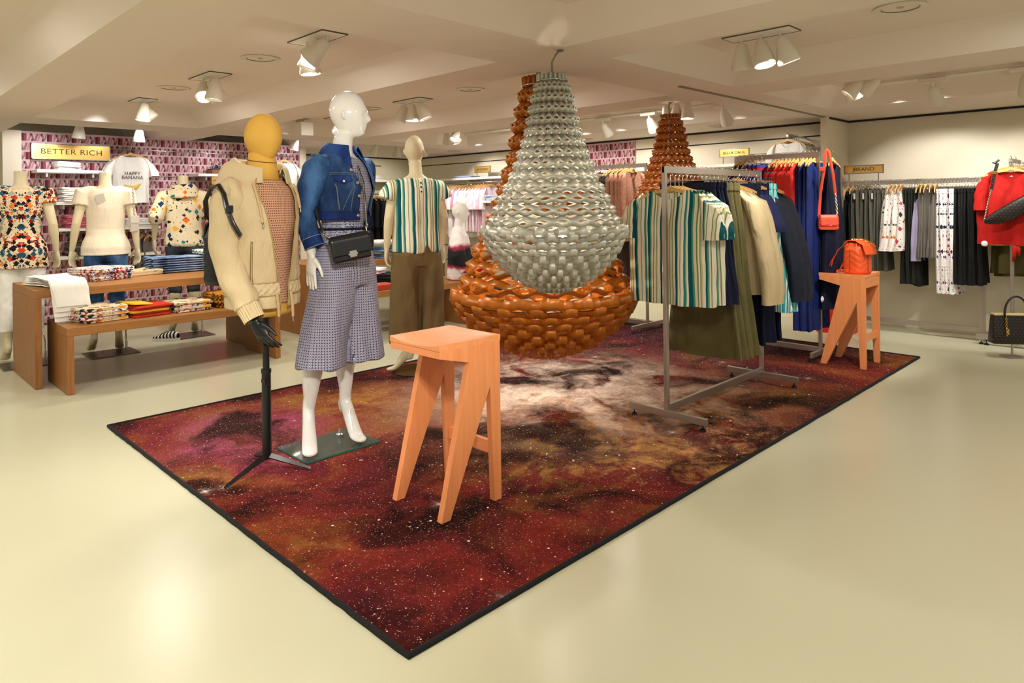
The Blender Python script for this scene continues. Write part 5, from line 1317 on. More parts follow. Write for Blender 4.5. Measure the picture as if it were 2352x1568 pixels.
    # hood lying on the back and shoulders
    def H(u, v):
        ang = lerp(-PI/2 - 2.55 + PI*2, -PI/2 + .55 + 0.0, u) if False else lerp(-PI/2 + .62, 3*PI/2 - .55, u)
        bk = sm((math.sin(ang) + .9)/1.7)
        r = lerp(.085, lerp(.120, .215, bk), v); zz = lerp(1.505 + .030*bk, lerp(1.455, 1.44, bk), v**1.6) + (.040 + .028*bk)*math.sin(PI*min(1, v*1.05))
        w = .006*nz(math.cos(ang)*4, math.sin(ang)*4, v*5) + .006*bk*math.sin(v*14 + 2*math.sin(ang*2))
        return (r*1.10*math.cos(ang), .012 + (r*.95)*math.sin(ang) + .02*bk*v, zz + w)
    b = MB(); b.grid(H, 72, 18); b.build('hood', m_beige, j, 180, solid=.005)
    m_cord = plain('jacket_cord', 'c2a377', .8)
    for pts in ([S(-PI/2 - .72, 1.455, .02), S(-PI/2 - .62, 1.40, .016), S(-PI/2 - .58, 1.33, .016), S(-PI/2 - .56, 1.26, .018)], [S(-PI/2 + .85, 1.455, .02), S(-PI/2 + .80, 1.40, .016), S(-PI/2 + .76, 1.33, .016)],
                [S(-PI/2 - .20, .915, .014), S(-PI/2 - .19, .86, .022), S(-PI/2 - .18, .80, .024)], [S(-PI/2 + .22, .915, .014), S(-PI/2 + .22, .86, .022), S(-PI/2 + .23, .79, .024)]):
        b = MB(); b.tube(pts, .008, 6, flat=.3); c = b.build('drawstring', m_cord, j, 60)
        b = MB(); d = (pts[-1] - pts[-2]).normalized(); b.tube([pts[-1], pts[-1] + d*.025], .004, 6); b.build('cord_end', m_brass, c, 60)
    # arms
    for s in (-1, 1):
        pts = [(s*.140, .005, 1.455), (s*.195, .005, 1.40), (s*.208, .020, 1.25), (s*.212, .01, 1.10), (s*.200, -.055, .96), (s*.180, -.115, .855)] if s < 0 else [(s*.125, .01, 1.45), (s*.158, .02, 1.40), (s*.150, .07, 1.25), (s*.135, .12, 1.12), (s*.12, .14, 1.02), (s*.11, .15, .98)]
        rad = [.045, .080, .078, .072, .068, .058] if s < 0 else [.045, .072, .070, .064, .058, .046]
        b = MB(); sleeve_path(b, pts, rad, .0065, 28, 60, seed=2*s, f=26); sl = b.build('sleeve', m_beige, j, 180)
        a, c = V3(pts[-2]), V3(pts[-1]); d = (c - a).normalized(); e = (V3((1, 0, 0)) - d*d.x).normalized(); e2 = d.cross(e)
        b = MB(); b.grid(lambda u, v: c + d*(.075*v - .012) + (e*math.cos(2*PI*u) + e2*math.sin(2*PI*u))*(.052 - .004*v + .0025*math.sin(u*2*PI*22)), 132, 6, closed_u=True); b.build('cuff', m_beige, sl, 180)
        b = MB(); w = c + d*.065; hd_ = (d*.8 + V3((.1 if s < 0 else 0, -.25, -.5))).normalized()
        b.tube([w - d*.05, w], [.026, .024], 12); hand(b, w, hd_, (.35, -1, .1) if s < 0 else (0, -1, 0), (-s, -.1, 0), .95, .38, 2.2)
        b.remesh('hand', m_black, .0042, 3, t)
    return t
dress_form()
# ---------------------------------------------- bare headed mannequin seen from behind in a striped blouse
def back_mannequin():
    t = mannequin('mannequin', 'beige bald mannequin seen from behind in a green striped blouse and brown trousers', (3.36, 4.46, .022), 2.86, 1.045,
        head=((.0, -.018, 1.69), -.75 + .2, True, 1.0), mat=m_skin, voxel=.006, lean=lambda z: (-.05*sm((z-.5)/1.0), .05*sm((z-.5)/1.0)) if False else (0, 0),
        arms=[((-.165, .0, 1.43), (-.225, .02, 1.17), (-.225, -.03, .94), (0, -.05, -1), (.6, -.8, 0), (.8, .6, 0), .55), ((.165, .0, 1.43), (.225, .02, 1.17), (.232, -.02, .94), (0, -.05, -1), (-.5, -.85, 0), (-.85, .5, 0), .55)],
        feet=[((-.08, 0, .9), (-.09, 0, .50), (-.10, .03, .16), -.1), ((.08, 0, .9), (.09, 0, .50), (.085, .03, .16), 1.0)])
    b = MB(); torso(b, g=.03, z0=1.06, z1=1.475)
    b.etube([((0, .005, .905), .200, .128), ((0, .005, .95), .198, .132), ((0, 0, 1.1), .19, .125), ((0, -.005, 1.28), .195, .128), ((0, 0, 1.39), .205, .11), ((0, .004, 1.44), .185, .085), ((0, .008, 1.47), .12, .068)], 40)
    for s in (-1, 1): b.tube([(s*.12, .005, 1.435), (s*.18, .008, 1.405), (s*.226, .012, 1.345), (s*.238, .012, 1.315)], [.04, .066, .070, .066], 18)
    def dd(co, n): return .0075*math.sin(co.x*30 + 3*nz(co.x*4, 1, co.z*3))*sm((1.42-co.z)/.3) + .004*nz(co.x*7, co.y*7, co.z*4)
    bl_ = b.remesh('blouse', m_stripe, .008, 3, t, dd)
    b = MB()
    for z in (1.438, 1.405, 1.37): b.sphere((.0, .112 + .010*(1.44-z)/.07, z), (.0075, .005, .0075), 10, 6)
    b.build('back_buttons', m_black, bl_, 180)
    b = MB(); b.etube([((0, .004, 1.02), .15, .11), ((0, .006, .95), .180, .126), ((0, .004, .86), .192, .130), ((0, 0, .80), .19, .12)], 30)
    for s in (-1, 1): b.etube([((s*.085, 0, .90), .108, .122), ((s*.098, .0, .70), .112, .115), ((s*.105, .005, .45), .110, .110), ((s*.108, .01, .22), .115, .112)], 26)
    def d2(co, n): return .007*math.sin(math.atan2(co.y, abs(co.x) - .09)*5 + co.z*9) * sm((1.0-co.z)/.3) + .006*nz(co.x*9, co.y*9, co.z*7)
    b.remesh('trousers', cloth('brown_olive_cotton', '6a5636', .8, .6), .0085, 3, t, d2)
back_mannequin()
t = thing('round_stand', 'dark round glass base under the mannequin with the striped blouse', 'base', (3.36, 4.46, .009))
b = MB(); b.lathe([(0, 0), (.20, 0), (.204, .006), (.20, .012), (0, .012)], 48); b.build('disc', plain('smoked_glass', '3a2c18', .06, spec=.8), t, 40)
# ---------------------------------------------- three headless mannequins behind the tables, seen from behind
def headless(label, loc, rz, k, arms, feet, shirt, pants, seed=0, loose=0.0):
    t = mannequin('headless_mannequin', label, loc, rz, k, None, 1.625, arms, feet, mat=m_skin, voxel=.0065)
    b = MB(); b.lathe([(0, 1.628), (.047, 1.626), (.049, 1.615)], 24, (0, -.010, 0)); b.build('neck_cap', m_skin, t, 50)
    b = MB(); b.b2((-.008, .036, 1.60), (.008, .043, 1.628)); b.build('neck_plate', m_steel, t)
    return t
A0 = [((-.165, .0, 1.43), (-.225, .03, 1.17), (-.25, -.03, .93), (-.05, -.15, -1), (.65, -.75, 0), (.75, .65, 0), .35), ((.165, .0, 1.43), (.225, .03, 1.17), (.26, -.03, .93), (.05, -.15, -1), (-.65, -.75, 0), (-.75, .65, 0), .35)]
F0 = [((-.08, 0, .9), (-.085, 0, .50), (-.09, .03, .16), -.1), ((.08, 0, .9), (.085, 0, .50), (.10, .00, .15), .2)]
def fitted(t, mat, name, g=.012, z0=.86, hem=.84, sl=.16, voxel=.0075, amp=.003, wide=0.0, hoody=False, peplum=False):
    b = MB(); rings = []
    for z, a, d, y in TORSO:
        if z < .95: a, d = .169, .112
        if hem <= z <= 1.478: rings.append(((0, y, z), max(a, .126 if wide else 0) + g + wide*sm((1.4-z)/.3), d + g + wide*.6))
    rings.insert(0, ((0, .004, hem), rings[0][1] + .004, rings[0][2] + .004))
    b.etube(rings, 32)
    for s, a in ((-1, A0[0]), (1, A0[1])):
        sh, el = V3(a[0]), V3(a[1])
        b.tube([V3((s*.05, .004, 1.462)), V3((s*.11, .003, 1.452)), sh + V3((s*.004, 0, .006)), sh.lerp(el, sl*2.2)], [.036, .056, .066 + g*.4, .058 + g], 18)
    return b.remesh(name, mat, voxel, 3, t, wrinkle(amp, 10))
def trousers(t, mat, name, hem=.2, wide=0.0, top=.98, voxel=.008, turn=None, feet=F0):
    b = MB(); b.etube([((0, .004, top), .160, .108), ((0, .008, .93), .176, .120), ((0, .006, .86), .176, .118), ((0, 0, .82), .165, .10)], 30)
    for hp, kn, an, yaw in feet:
        hp, kn, an = V3(hp), V3(kn), V3(an); e = kn.lerp(an, (.5 - hem)/(.5 - an.z)); e.z = hem
        b.tube([hp + V3((0, .004, .02)), hp.lerp(kn, .35), hp.lerp(kn, .8), kn, kn.lerp(e, .5) + V3((0, .01, 0)), e], [.096, .088, .072 + wide*.5, .063 + wide, .060 + wide, .050 + wide], 20)
    p = b.remesh(name, mat, voxel, 3, t, wrinkle(.005, 13, .8))
    return p
t = headless('headless mannequin nearest the picture edge in a multicoloured mirrored print shirt and white trousers', (1.20, 7.32, .012), 2.98, 1.03, A0, F0, None, None)
fitted(t, m_kaleido, 'print_shirt', .022, hem=.80, sl=.14)
trousers(t, m_whitec, 'trousers', .27, .012, .86)
t = headless('headless mannequin in a plain cream t-shirt and blue jeans', (1.83, 7.20, .012), 2.92, 1.03, A0, F0, None, None)
m_creamtee = cloth('cream_jersey', 'dccfb6', .85, .3)
s_ = fitted(t, m_creamtee, 'tshirt', .016, hem=.88, sl=.18, amp=.0022, wide=.012)
b = MB(); b.b2((-.035, .108, 1.34), (.035, .114, 1.42)); o = b.build('back_tag', plain('grey_tag', 'b4ab9c', .6), s_); o.rotation_euler = (0, .25, 0); o.location = (-.30, 0, .05)
trousers(t, m_bluejean, 'jeans', .24, .0)
A3 = [((-.165, .0, 1.43), (-.250, .06, 1.20), (-.265, -.06, 1.00), (0, -.1, -1), (0, -1, 0), (1, 0, 0), .4), ((.165, .0, 1.43), (.26, .07, 1.20), (.27, -.02, .98), (0, -.1, -1), (.2, -1, 0), (-1, 0, 0), .3)]
t = headless('headless mannequin in a cream hooded sweatshirt with butterflies', (2.66, 7.58, .012), 2.88, 1.03, A3, F0, None, None)
b = MB(); b.etube([((0, .004, .90), .178, .122), ((0, .004, .93), .19, .132), ((0, 0, 1.05), .178, .125), ((0, -.006, 1.22), .178, .128), ((0, -.008, 1.33), .182, .125), ((0, .0, 1.41), .182, .10), ((0, .006, 1.46), .13, .08), ((0, .008, 1.49), .085, .07)], 32)
for s, a in ((-1, A3[0]), (1, A3[1])):
    b.tube([V3((s*.11, .004, 1.44)), V3(a[0]) + V3((s*.012, 0, -.02)), V3(a[0]).lerp(V3(a[1]), .6), V3(a[1]), V3(a[1]).lerp(V3(a[2]), .22)], [.05, .078, .074, .074, .056], 18)
hd = b.remesh('hooded_sweatshirt', m_butterfly, .0075, 3, t, wrinkle(.005, 9, .7))
b = MB()
def HH(u, v):
    ang = lerp(-.5, PI + .5, u); r = lerp(.085, .135, v)
    return (r*1.08*math.cos(ang), .01 + r*.95*math.sin(ang), lerp(1.50, 1.40, v**1.5) + .055*math.sin(PI*v) + .008*math.sin(u*9 + v*7))
b.grid(HH, 40, 12); b.build('hood', m_butterfly, hd, 180, solid=.006)
trousers(t, m_greyjean, 'jeans', .42, .004)
for (x, y, lb) in ((1.20, 7.20, 'printed shirt'), (1.83, 7.14, 'cream t-shirt'), (2.66, 7.50, 'butterfly sweatshirt')):
    t = thing('steel_stand', f'grey steel base plate with a calf rod under the {lb} mannequin', 'base', (x + .02, y, 0), 0.0, 'steel mannequin bases')
    b = MB(); b.box((0, 0, .006), (.40, .34, .010)); b.build('plate', plain('dull_steel', '6c625a', .35, .7), t, bevel=.002)
    b = MB(); b.tube([(.12, -.02, .01), (.12, -.02, .10)], .011, 10); b.tube([(.12, -.02, .10), (.12, -.01, .2), (.11, .03, .26)], .006, 8); b.build('calf_rod', m_chrome, t, 60)
# ---------------------------------------------- small white half figure with a dip dyed sweater on the plinth
def dip_mat():
    t = NT('dip_dyed_knit'); co = t.coord(); z = t.sep(co)[2]; f = t.math('MULTIPLY_ADD', t.noise(co, 9, 4), .10, z)
    c = t.ramp(t.math('MULTIPLY', f, 1.0), [(.0, 'c2182a'), (.10, 'e9e2dd'), (.17, 'e9e2dd'), (.20, 'b32a52'), (.23, '141214'), (.40, '17141a'), (.44, 'a8304e'), (.48, 'f2ece8'), (.8, 'f2ece8')])
    t.bump(t.noise(co, 40, 3), .4, .01); return t.done(c, .95)
t = thing('half_mannequin', 'white half mannequin in a red black and white dip dyed sweater behind the bald one', 'mannequin', (5.17, 6.05, .484), .75)
b = MB()
b.etube([((0, 0, .02), .16, .11), ((0, 0, .15), .14, .10), ((0, 0, .3), .14, .10), ((0, -.01, .42), .145, .11), ((0, 0, .53), .15, .085), ((0, .005, .57), .10, .06), ((0, .008, .61), .055, .05), ((0, -.004, .70), .048, .048)], 24)
head_mb(b, (0, -.02, .775), 0, True, 1.0)
b.remesh('body', m_skin_w, .007, 4, t)
b = MB(); b.etube([((0, 0, .005), .20, .14), ((0, 0, .15), .19, .135), ((0, -.005, .35), .18, .13), ((0, 0, .50), .19, .11), ((0, .005, .56), .13, .08), ((0, .006, .60), .075, .065)], 28)
for s in (-1, 1): b.tube([(s*.13, .0, .52), (s*.23, .0, .45), (s*.31, -.02, .28), (s*.30, -.10, .12)], [.06, .085, .095, .06], 16)
b.remesh('sweater', dip_mat(), .010, 3, t, wrinkle(.007, 9, .8))
# ================================================================== folded clothes
def folded_mesh(mat, w, d, h, seed=0, wav=.012):
    b = MB(); rings = []; n = 44
    def ring(f, z, wv):
        out = []
        for j in range(n):
            a = 2*PI*j/n; ca, sa = math.cos(a), math.sin(a)
            x = math.copysign(abs(ca)**.22, ca)*w/2*f; y = math.copysign(abs(sa)**.22, sa)*d/2*f
            x += wv*nz(y*12, z*60, seed); y += wv*nz(x*12, z*60, seed + 5)
            out.append((x, y, z + .5*h*nz(x*7 + seed, y*7, seed)*(1 if z > h*.4 else .5)))
        return out
    for f, z in ((.97, 0), (1.0, .22), (.995, .40), (.985, .50), (1.0, .62), (.995, .85), (.96, 1.0), (.75, 1.04), (.4, 1.06), (.05, 1.06)): rings.append(ring(f, z*h, wav))
    b.loft(rings); return b.mesh('folded_cloth', mat, 70)
POS = {1: ['only'], 2: ['topmost', 'lowest'], 3: ['topmost', 'middle', 'lowest'], 4: ['topmost', 'second from the top', 'third from the top', 'lowest'], 5: ['topmost', 'second from the top', 'middle', 'second from the bottom', 'lowest'],
       6: ['topmost', 'second from the top', 'third from the top', 'third from the bottom', 'second from the bottom', 'lowest'], 7: ['topmost', 'second from the top', 'third from the top', 'middle', 'third from the bottom', 'second from the bottom', 'lowest']}
def stack(name, noun, cat, group, loc, rz, n, w, d, h, mats, where, seed=0, jit=.012):
    rr = random.Random(seed); ms = [folded_mesh(m, w, d, h, seed + i) for i, m in enumerate(mats)]
    for i in range(n):
        o = bpy.data.objects.new(name, ms[i % len(ms)]); COL.objects.link(o)
        o.location = (loc[0] + rr.uniform(-jit, jit), loc[1] + rr.uniform(-jit, jit), loc[2] + i*h*1.0); o.rotation_euler = (0, 0, rz + rr.uniform(-.06, .06))
        nn = noun[i % len(noun)] if isinstance(noun, list) else noun
        tag(o, f'{nn}, {POS[n][n-1-i]} {where}', cat, group)
TT = .741
stack('folded_shirt', 'folded bright print shirt', 'shirt', 'print shirts on the tall table', (1.66, 6.72, TT), .35, 6, .36, .42, .017, [m_shirtprint, m_shirtprint], 'beside the white jeans', 1)
stack('folded_shirt', 'folded butterfly print shirt', 'shirt', 'butterfly shirts on the low table', (1.47, 6.06, .485), .25, 5, .32, .36, .022, [m_butterfly, m_shirtprint], 'at the low table end', 2)
stack('folded_shirt', ['folded red top', 'folded red top', 'folded yellow top', 'folded red top', 'folded orange red top'], 'shirt', 'red tops on the low table', (1.82, 6.07, .485), .15, 5, .30, .34, .017, [cloth('red_knit', 'b8301a', .9), cloth('dark_red_knit', '8a2418', .9), cloth('yellow_knit', 'd8ac30', .9), cloth('red_knit_b', 'c23a20', .9)], 'second along the low table', 3)
stack('folded_shirt', 'folded white printed shirt', 'shirt', 'white print shirts on the low table', (2.15, 6.08, .485), .1, 4, .30, .34, .020, [m_shirtprint, m_butterfly], 'third along the low table', 4)
stack('folded_shirt', 'folded orange and black spotted shirt', 'shirt', 'spotted shirts on the low table', (2.50, 6.08, .485), .1, 6, .32, .36, .020, [m_leopard], 'under the black backpack', 5)
b = MB()
o = bpy.data.objects.new('folded_top', folded_mesh(cloth('yellow_half', 'd8ac30', .9), .16, .33, .012, 9)); COL.objects.link(o); o.location = (1.745, 6.09, .578); o.rotation_euler = (0, .05, .15); tag(o, 'yellow folded top lying half across the red stack on the low table', 'shirt'); o.name = 'folded_pullover'
# blue jeans with drawstrings: long folded layers with a waist roll at one end
def jeans_layer(seed):
    b = MB(); L, Wd, h = .70, .26, .020
    def P(u, v):
        a = 2*PI*v; x = lerp(-L/2, L/2, u); e = 1 - .25*math.exp(-((u - .62)/.05)**2)
        y = Wd/2*math.copysign(abs(math.cos(a))**.4, math.cos(a))*(1 + .04*nz(x*9, seed, 1)); z = h*.5 + h*.55*math.sin(a)*e + .006*nz(x*8, y*8, seed)
        if u < .10: z += .006*math.sin(a)*math.sin(u/.10*PI); y *= 1.03
        return (x + .01*nz(y*12, seed, 4), y, z)
    b.grid(P, 44, 22, mi=0)
    return b.mesh('denim_layer', m_bluejean_l, 180)
m_bluejean_l = denim('light_blue_denim', '33455f', '64799a', '9db0c8')
jm = [jeans_layer(i) for i in range(3)]
for i in range(7):
    o = bpy.data.objects.new('folded_jeans', jm[i % 3]); COL.objects.link(o); o.location = (2.42 + .012*(i % 2), 6.86, TT + .002 + .0215*i); o.rotation_euler = (0, 0, R.uniform(-.04, .04) + .03)
    tag(o, f'light blue drawstring jeans, {POS[7][6-i]} of the long stack on the taller table', 'jeans', 'blue jeans on the tall table')
    b = MB(); pts = [(-.335, -.10, .012), (-.37, -.12, .02), (-.40, -.10 - .01*(i % 3), .012), (-.39, -.06, .0), (-.36, -.05, .01)]; b.tube(pts, .004, 6); b.build('drawstring', m_bluejean_l, o, 180)
o = bpy.data.objects.new('folded_scarf', folded_mesh(m_tealprint, .36, .3, .035, 3)); COL.objects.link(o); o.location = (2.70, 6.86, TT + .158); tag(o, 'teal and white patterned folded cloth lying on the blue jeans stack', 'scarf')
o = bpy.data.objects.new('folded_pullover', folded_mesh(cloth('sand_knit', 'cdb48a', .9), .30, .26, .05, 4)); COL.objects.link(o); o.location = (2.03, 6.84, TT); tag(o, 'sand coloured folded knit between the print shirts and blue jeans', 'pullover')
# white jeans draped over the front edge of the taller table
def drape_mesh(i):
    b = MB(); z0 = .744 + .016*i; back = .52 - .02*i; out = .010 + .015*i; drop = .27 - .035*i; r = .02 + .012*i
    path = [(0, back), (0, 0.0)]
    def C(u):
        L1, L2, L3 = back, r*1.57, drop; s = u*(L1 + L2 + L3)
        if s < L1: return (6.14 + back - s, z0, 0)
        if s < L1 + L2: a = (s - L1)/r; return (6.14 - r*math.sin(a), z0 - r + r*math.cos(a), a)
        return (6.14 - r, z0 - r - (s - L1 - L2), PI/2)
    th = .013
    def P(u, v):
        y, z, a = C(u); q = 2*PI*v; cx = math.copysign(abs(math.cos(q))**.35, math.cos(q))*(.118 + .006*math.sin(u*7 + i) + .03*math.exp(-(u/.16)**2)); t_ = th*.5*math.sin(q) + .006*nz(cx*12, u*9, i) + .006 - .007*math.exp(-(cx/.010)**2)*sm(u*4)*math.sin(q)
        return (cx + .02*math.sin(u*3 + i*.6) + .10*(u-.3), y - t_*math.sin(a), z + t_*math.cos(a))
    b.grid(P, 46, 20)
    return b.mesh('white_denim', m_whitec, 180)
for i in range(5):
    o = bpy.data.objects.new('draped_jeans', drape_mesh(i)); COL.objects.link(o); o.location = (1.265, 0, .0)
    tag(o, f'white jeans draped over the table corner, {POS[5][4-i]} of the five', 'jeans', 'white jeans draped over the tall table')
b = MB(); b.lathe([(.013, .0), (.016, .003), (.019, 0)], 20, (-.05, 6.52, .826)); b.build('ring_button', m_steel, o, 180)
# wall shelf stacks
sw_ = [cloth('shelf_white', 'ece8e4', .85), cloth('shelf_cream', 'd8ccb8', .85)]
stack('folded_shirt', ['folded white shirt', 'folded cream shirt'], 'shirt', 'white shirts on the wall shelf', (2.10, 9.33, 1.43), 0, 7, .40, .28, .024, sw_, 'behind the first mannequin', 11)
stack('folded_shirt', 'folded white top', 'shirt', 'white tops on the top shelf', (1.98, 9.32, 1.80), 0, 3, .24, .24, .032, [sw_[0]], 'under the gold sign', 12)
stack('folded_shirt', ['folded dusty pink shirt', 'folded hot pink shirt', 'folded rose shirt'], 'shirt', 'pink shirts on the wall shelf', (2.16, 9.33, 1.125), 0, 7, .44, .28, .022, [cloth('shelf_rose', 'cc7a86', .85), cloth('shelf_pink', 'e0668c', .85), cloth('shelf_dusty', 'c4606a', .85)], 'behind the cream t-shirt', 13)
stack('folded_shirt', 'folded white vest', 'shirt', 'white vests on the wall shelf', (2.72, 9.33, 1.125), 0, 5, .34, .28, .020, [sw_[0]], 'beyond the pink shirts', 14)
stack('folded_trousers', 'folded dark olive trousers', 'trousers', 'olive trousers on the lowest shelf', (2.18, 9.33, .80), 0, 5, .46, .28, .030, [cloth('shelf_olive', '4a4434', .85), m_greyt], 'on the lowest wall shelf', 15)
# tables behind the denim jacket
stack('folded_jeans', ['folded washed jeans', 'folded dark jeans', 'folded olive jeans'], 'jeans', 'folded jeans on the far table', (4.52, 6.72, .742), .4, 6, .30, .34, .026, [m_bluejean_l, m_bluejean, cloth('jean_olive', '6a6a58', .85)], 'on the far taller table', 16)
stack('folded_jeans', ['folded pale jeans', 'folded white jeans'], 'jeans', 'pale jeans on the far table', (4.75, 7.02, .742), .2, 6, .34, .32, .030, [cloth('pale_denim', 'b4c4d4', .85), m_whitec], 'at the far taller table', 17)
stack('folded_trousers', 'folded black trousers', 'trousers', 'black trousers on the far low table', (4.30, 6.10, .486), .3, 5, .30, .34, .026, [m_blackc], 'on the far lower table', 18)
stack('folded_pullover', ['folded pink pullover', 'folded white pullover'], 'pullover', 'pink pullovers on the far low table', (4.18, 6.28, .616), .5, 2, .20, .18, .030, [m_pinkc, m_whitec], 'on the black trousers', 19)
t = thing('shoe_box', 'flat red box on the far lower table beside the black trousers', 'box', (4.02, 5.96, .486), .0); b = MB(); b.box((0, 0, .022), (.26, .2, .044)); b.build('tray', plain('red_card', 'b8402a', .5), t, bevel=.003); b = MB(); b.box((0, 0, .046), (.264, .204, .012)); b.build('lid', plain('red_card_lid', 'c04a30', .5), t)
stack('folded_pullover', ['folded red knit', 'folded white knit', 'folded pink knit'], 'pullover', 'bright knits on the plinth', (5.25, 5.92, .486), .1, 4, .32, .24, .030, [m_red, m_whitec, m_rose], 'in front of the half mannequin', 20)
stack('folded_scarf', ['folded lavender scarf', 'folded pale blue scarf'], 'scarf', 'scarves on the long shelf', (7.66, 8.75, 1.79), PI/2, 2, .45, .24, .018, [m_lilac, cloth('pale_blue', 'aab4cc', .85)], 'on the long shelf above the pink tops', 21)
stack('folded_shirt', ['folded pale blue shirt', 'folded white shirt'], 'shirt', 'blue shirts on the small shelf', (7.30, 7.66, 1.40), PI/2, 3, .30, .24, .025, [cloth('sky_cotton', '9fb4d4', .85), m_whitec], 'on the short shelf next to the pink tops', 22)
shelf('wall_shelf', (7.15, 7.50), (7.83, 7.82), 1.40, 'short white shelf next to the pink tops behind the silver chandelier')
# ================================================================== shoes
m_shoe = plain('shoe_white', 'e6e2da', .5); m_shoe_b = plain('shoe_black', '17151a', .5)
def sneaker(name, label, loc, rz, m1, m2, grp=None):
    t = thing(name, label, 'shoe', loc, rz, grp)
    b = MB(); rings = []
    for x, w, h0, h in ((-.135, .02, .03, .05), (-.12, .036, .02, .085), (-.07, .040, .02, .095), (-.02, .040, .02, .085), (.04, .044, .02, .065), (.09, .045, .02, .052), (.125, .032, .02, .042), (.138, .012, .024, .034)):
        rings.append([(x, w*math.cos(2*PI*j/16), h0 + (h - h0)*(.5 + .5*math.sin(2*PI*j/16))) for j in range(16)])
    b.loft(rings); b.build('upper', m1, t, 180)
    b = MB(); pr = [(-.14 + .28*i/14, (.040 + .008*math.sin(i/14*PI))*(1 if 0 < i < 14 else .35)) for i in range(15)]; poly = [(x, -w) for x, w in pr] + [(x, w) for x, w in reversed(pr)]; b.prism(poly, 'z', 0, .026); b.build('sole', m_shoe, t, bevel=.003)
    b = MB()
    for i in range(4): b.tube([(.0 + .022*i, -.025, .082 - .009*i), (.0 + .022*i, 0, .090 - .010*i), (.0 + .022*i, .025, .082 - .009*i)], .004, 6)
    b.build('laces', m2, t, 180)
    return t
sneaker('sneaker', 'black and white striped sneaker beside the feet of the butterfly mannequin', (2.42, 7.42, .0), 2.3, stripe_mat('sneaker_stripe', [(0, '1a181c'), (.5, 'e4e0d8')], .035, 0, .004), m_shoe_b)
sneaker('sneaker', 'white sneaker on the far back wall shelf', (7.05, 10.42, 1.80), .3, m_shoe, m_shoe)
t = thing('shoe_riser', 'wooden box carrying the striped sandals on the wall shelf', 'box', (3.86, 9.32, 1.79)); b = MB(); b.b2((-.26, -.11, 0), (.26, .11, .055)); b.build('box_body', wood_mat('riser_wood', '6a3f22', '8a5630', 'x'), t, bevel=.003)
b = MB(); b.b2((-.265, -.115, .050), (.265, .115, .058)); b.build('lid', wood_mat('riser_lid', '74482a', '946038', 'x'), t)
m_sandal = stripe_mat('sandal_stripe', [(0, '1c1a2c'), (.35, 'e4e0ea'), (.65, '2a2840'), (.8, 'e4e0ea')], .06, 1, .0)
for i in range(5):
    t = thing('sandal', f'striped slide sandal, {ORD[i]} from the end of the wooden box', 'shoe', (3.66 + .10*i, 9.32, 1.848), .12, 'striped sandals on the wooden box')
    b = MB(); b.box((0, 0, .009), (.075, .20, .018)); b.build('sole', m_shoe_b, t, bevel=.006)
    b = MB(); b.grid(lambda u, v: (.040*math.cos(PI*u), lerp(-.075, .0, v), .012 + .052*math.sin(PI*u)), 14, 4); b.build('strap', m_sandal, t, 180, solid=.004)
for i, z in enumerate((0, .125)):
    t = thing('shoe_box', ('lower', 'upper')[i] + ' red shoe box on the floor beside the partition behind the stool', 'box', (7.27, 2.60, z), .1*i, 'red shoe boxes')
    b = MB(); b.box((0, 0, .05), (.21, .33, .10)); b.build('box_body', plain('red_box', 'b81c12', .45), t); b = MB(); b.box((0, 0, .104), (.216, .336, .036)); b.build('lid', plain('red_box_lid', 'c62214', .45), t, bevel=.002)
# ================================================================== bags
m_leather = plain('black_leather', '0c0b0d', .28, coat=.3, grain=.2, gscale=180); m_velvet = plain('black_quilted', '09080a', .45, grain=.2)
m_orange = plain('orange_leather', 'e0551f', .42, grain=.15, gscale=160); m_orange2 = plain('coral_leather', 'de4d2c', .42, grain=.15, gscale=160); m_gchain = plain('gold_chain', 'c8a560', .25, 1.0)
def chain(b, pts, r=.006, w=.0016, step=.010):
    P = [V3(p) for p in pts]; L = [0]
    for a, c in zip(P, P[1:]): L.append(L[-1] + (c - a).length)
    n = max(2, int(L[-1]/step))
    for i in range(n):
        s = L[-1]*(i + .5)/n; k = max(j for j in range(len(P) - 1) if L[j] <= s); u = (s - L[k])/(L[k+1] - L[k]); p = P[k].lerp(P[k+1], u); d = (P[k+1] - P[k]).normalized(); e = d.orthogonal().normalized()
        if i % 2: e = d.cross(e)
        b.tube([p + d*math.cos(a)*r*1.15 + e*math.sin(a)*r*.75 for a in [2*PI*q/8 for q in range(8)]], w, 4, closed_path=True)
t = thing('flap_bag', 'small black leather flap bag worn across the printed jumpsuit', 'bag', (1.925, 3.125, 1.128), 0); t.rotation_euler = (0, -.16, -.28)
b = MB(); b.box((0, 0, 0), (.205, .060, .132)); b.build('bag_body', m_leather, t, bevel=.014)
b = MB(); b.grid(lambda u, v: (lerp(-.108, .108, u), *interp([(0, (.03, .066)), (.2, (.0, .073)), (.35, (-.030, .066)), (.42, (-.036, .05)), (1, (-.039, -.030))], v)), 14, 16); b.build('flap', m_leather, t, 50, solid=.005)
b = MB(); b.b2((-.019, -.048, -.045), (.019, -.038, -.010)); b.b2((-.026, -.046, -.034), (.026, -.039, -.022)); b.build('clasp', plain('silver_clasp', 'cfcac0', .25, 1.0), t, bevel=.003)
for s, pts in ((-1, [(-.10, 0, .06), (-.118, .02, .095), (-.122, .06, .17), (-.115, .10, .24)]), (1, [(.10, 0, .062), (.107, .0, .10), (.125, .02, .20), (.14, .04, .33), (.13, .06, .42)])):
    b = MB(); b.tube(pts[1:], .006, 6, flat=.5); sp = b.build('strap', m_leather, t, 60)
    b = MB(); b.tube([V3(pts[0]) + V3((0, .010*math.cos(a), .012 + .012*math.sin(a))) for a in [2*PI*i/12 for i in range(12)]], .003, 6, closed_path=True); chain(b, [V3(pts[0]) + V3((0, 0, .02)), pts[1], V3(pts[1]).lerp(V3(pts[2]), .25)], .008, .0025, .013); b.build('strap_link', m_chrome, sp, 60)
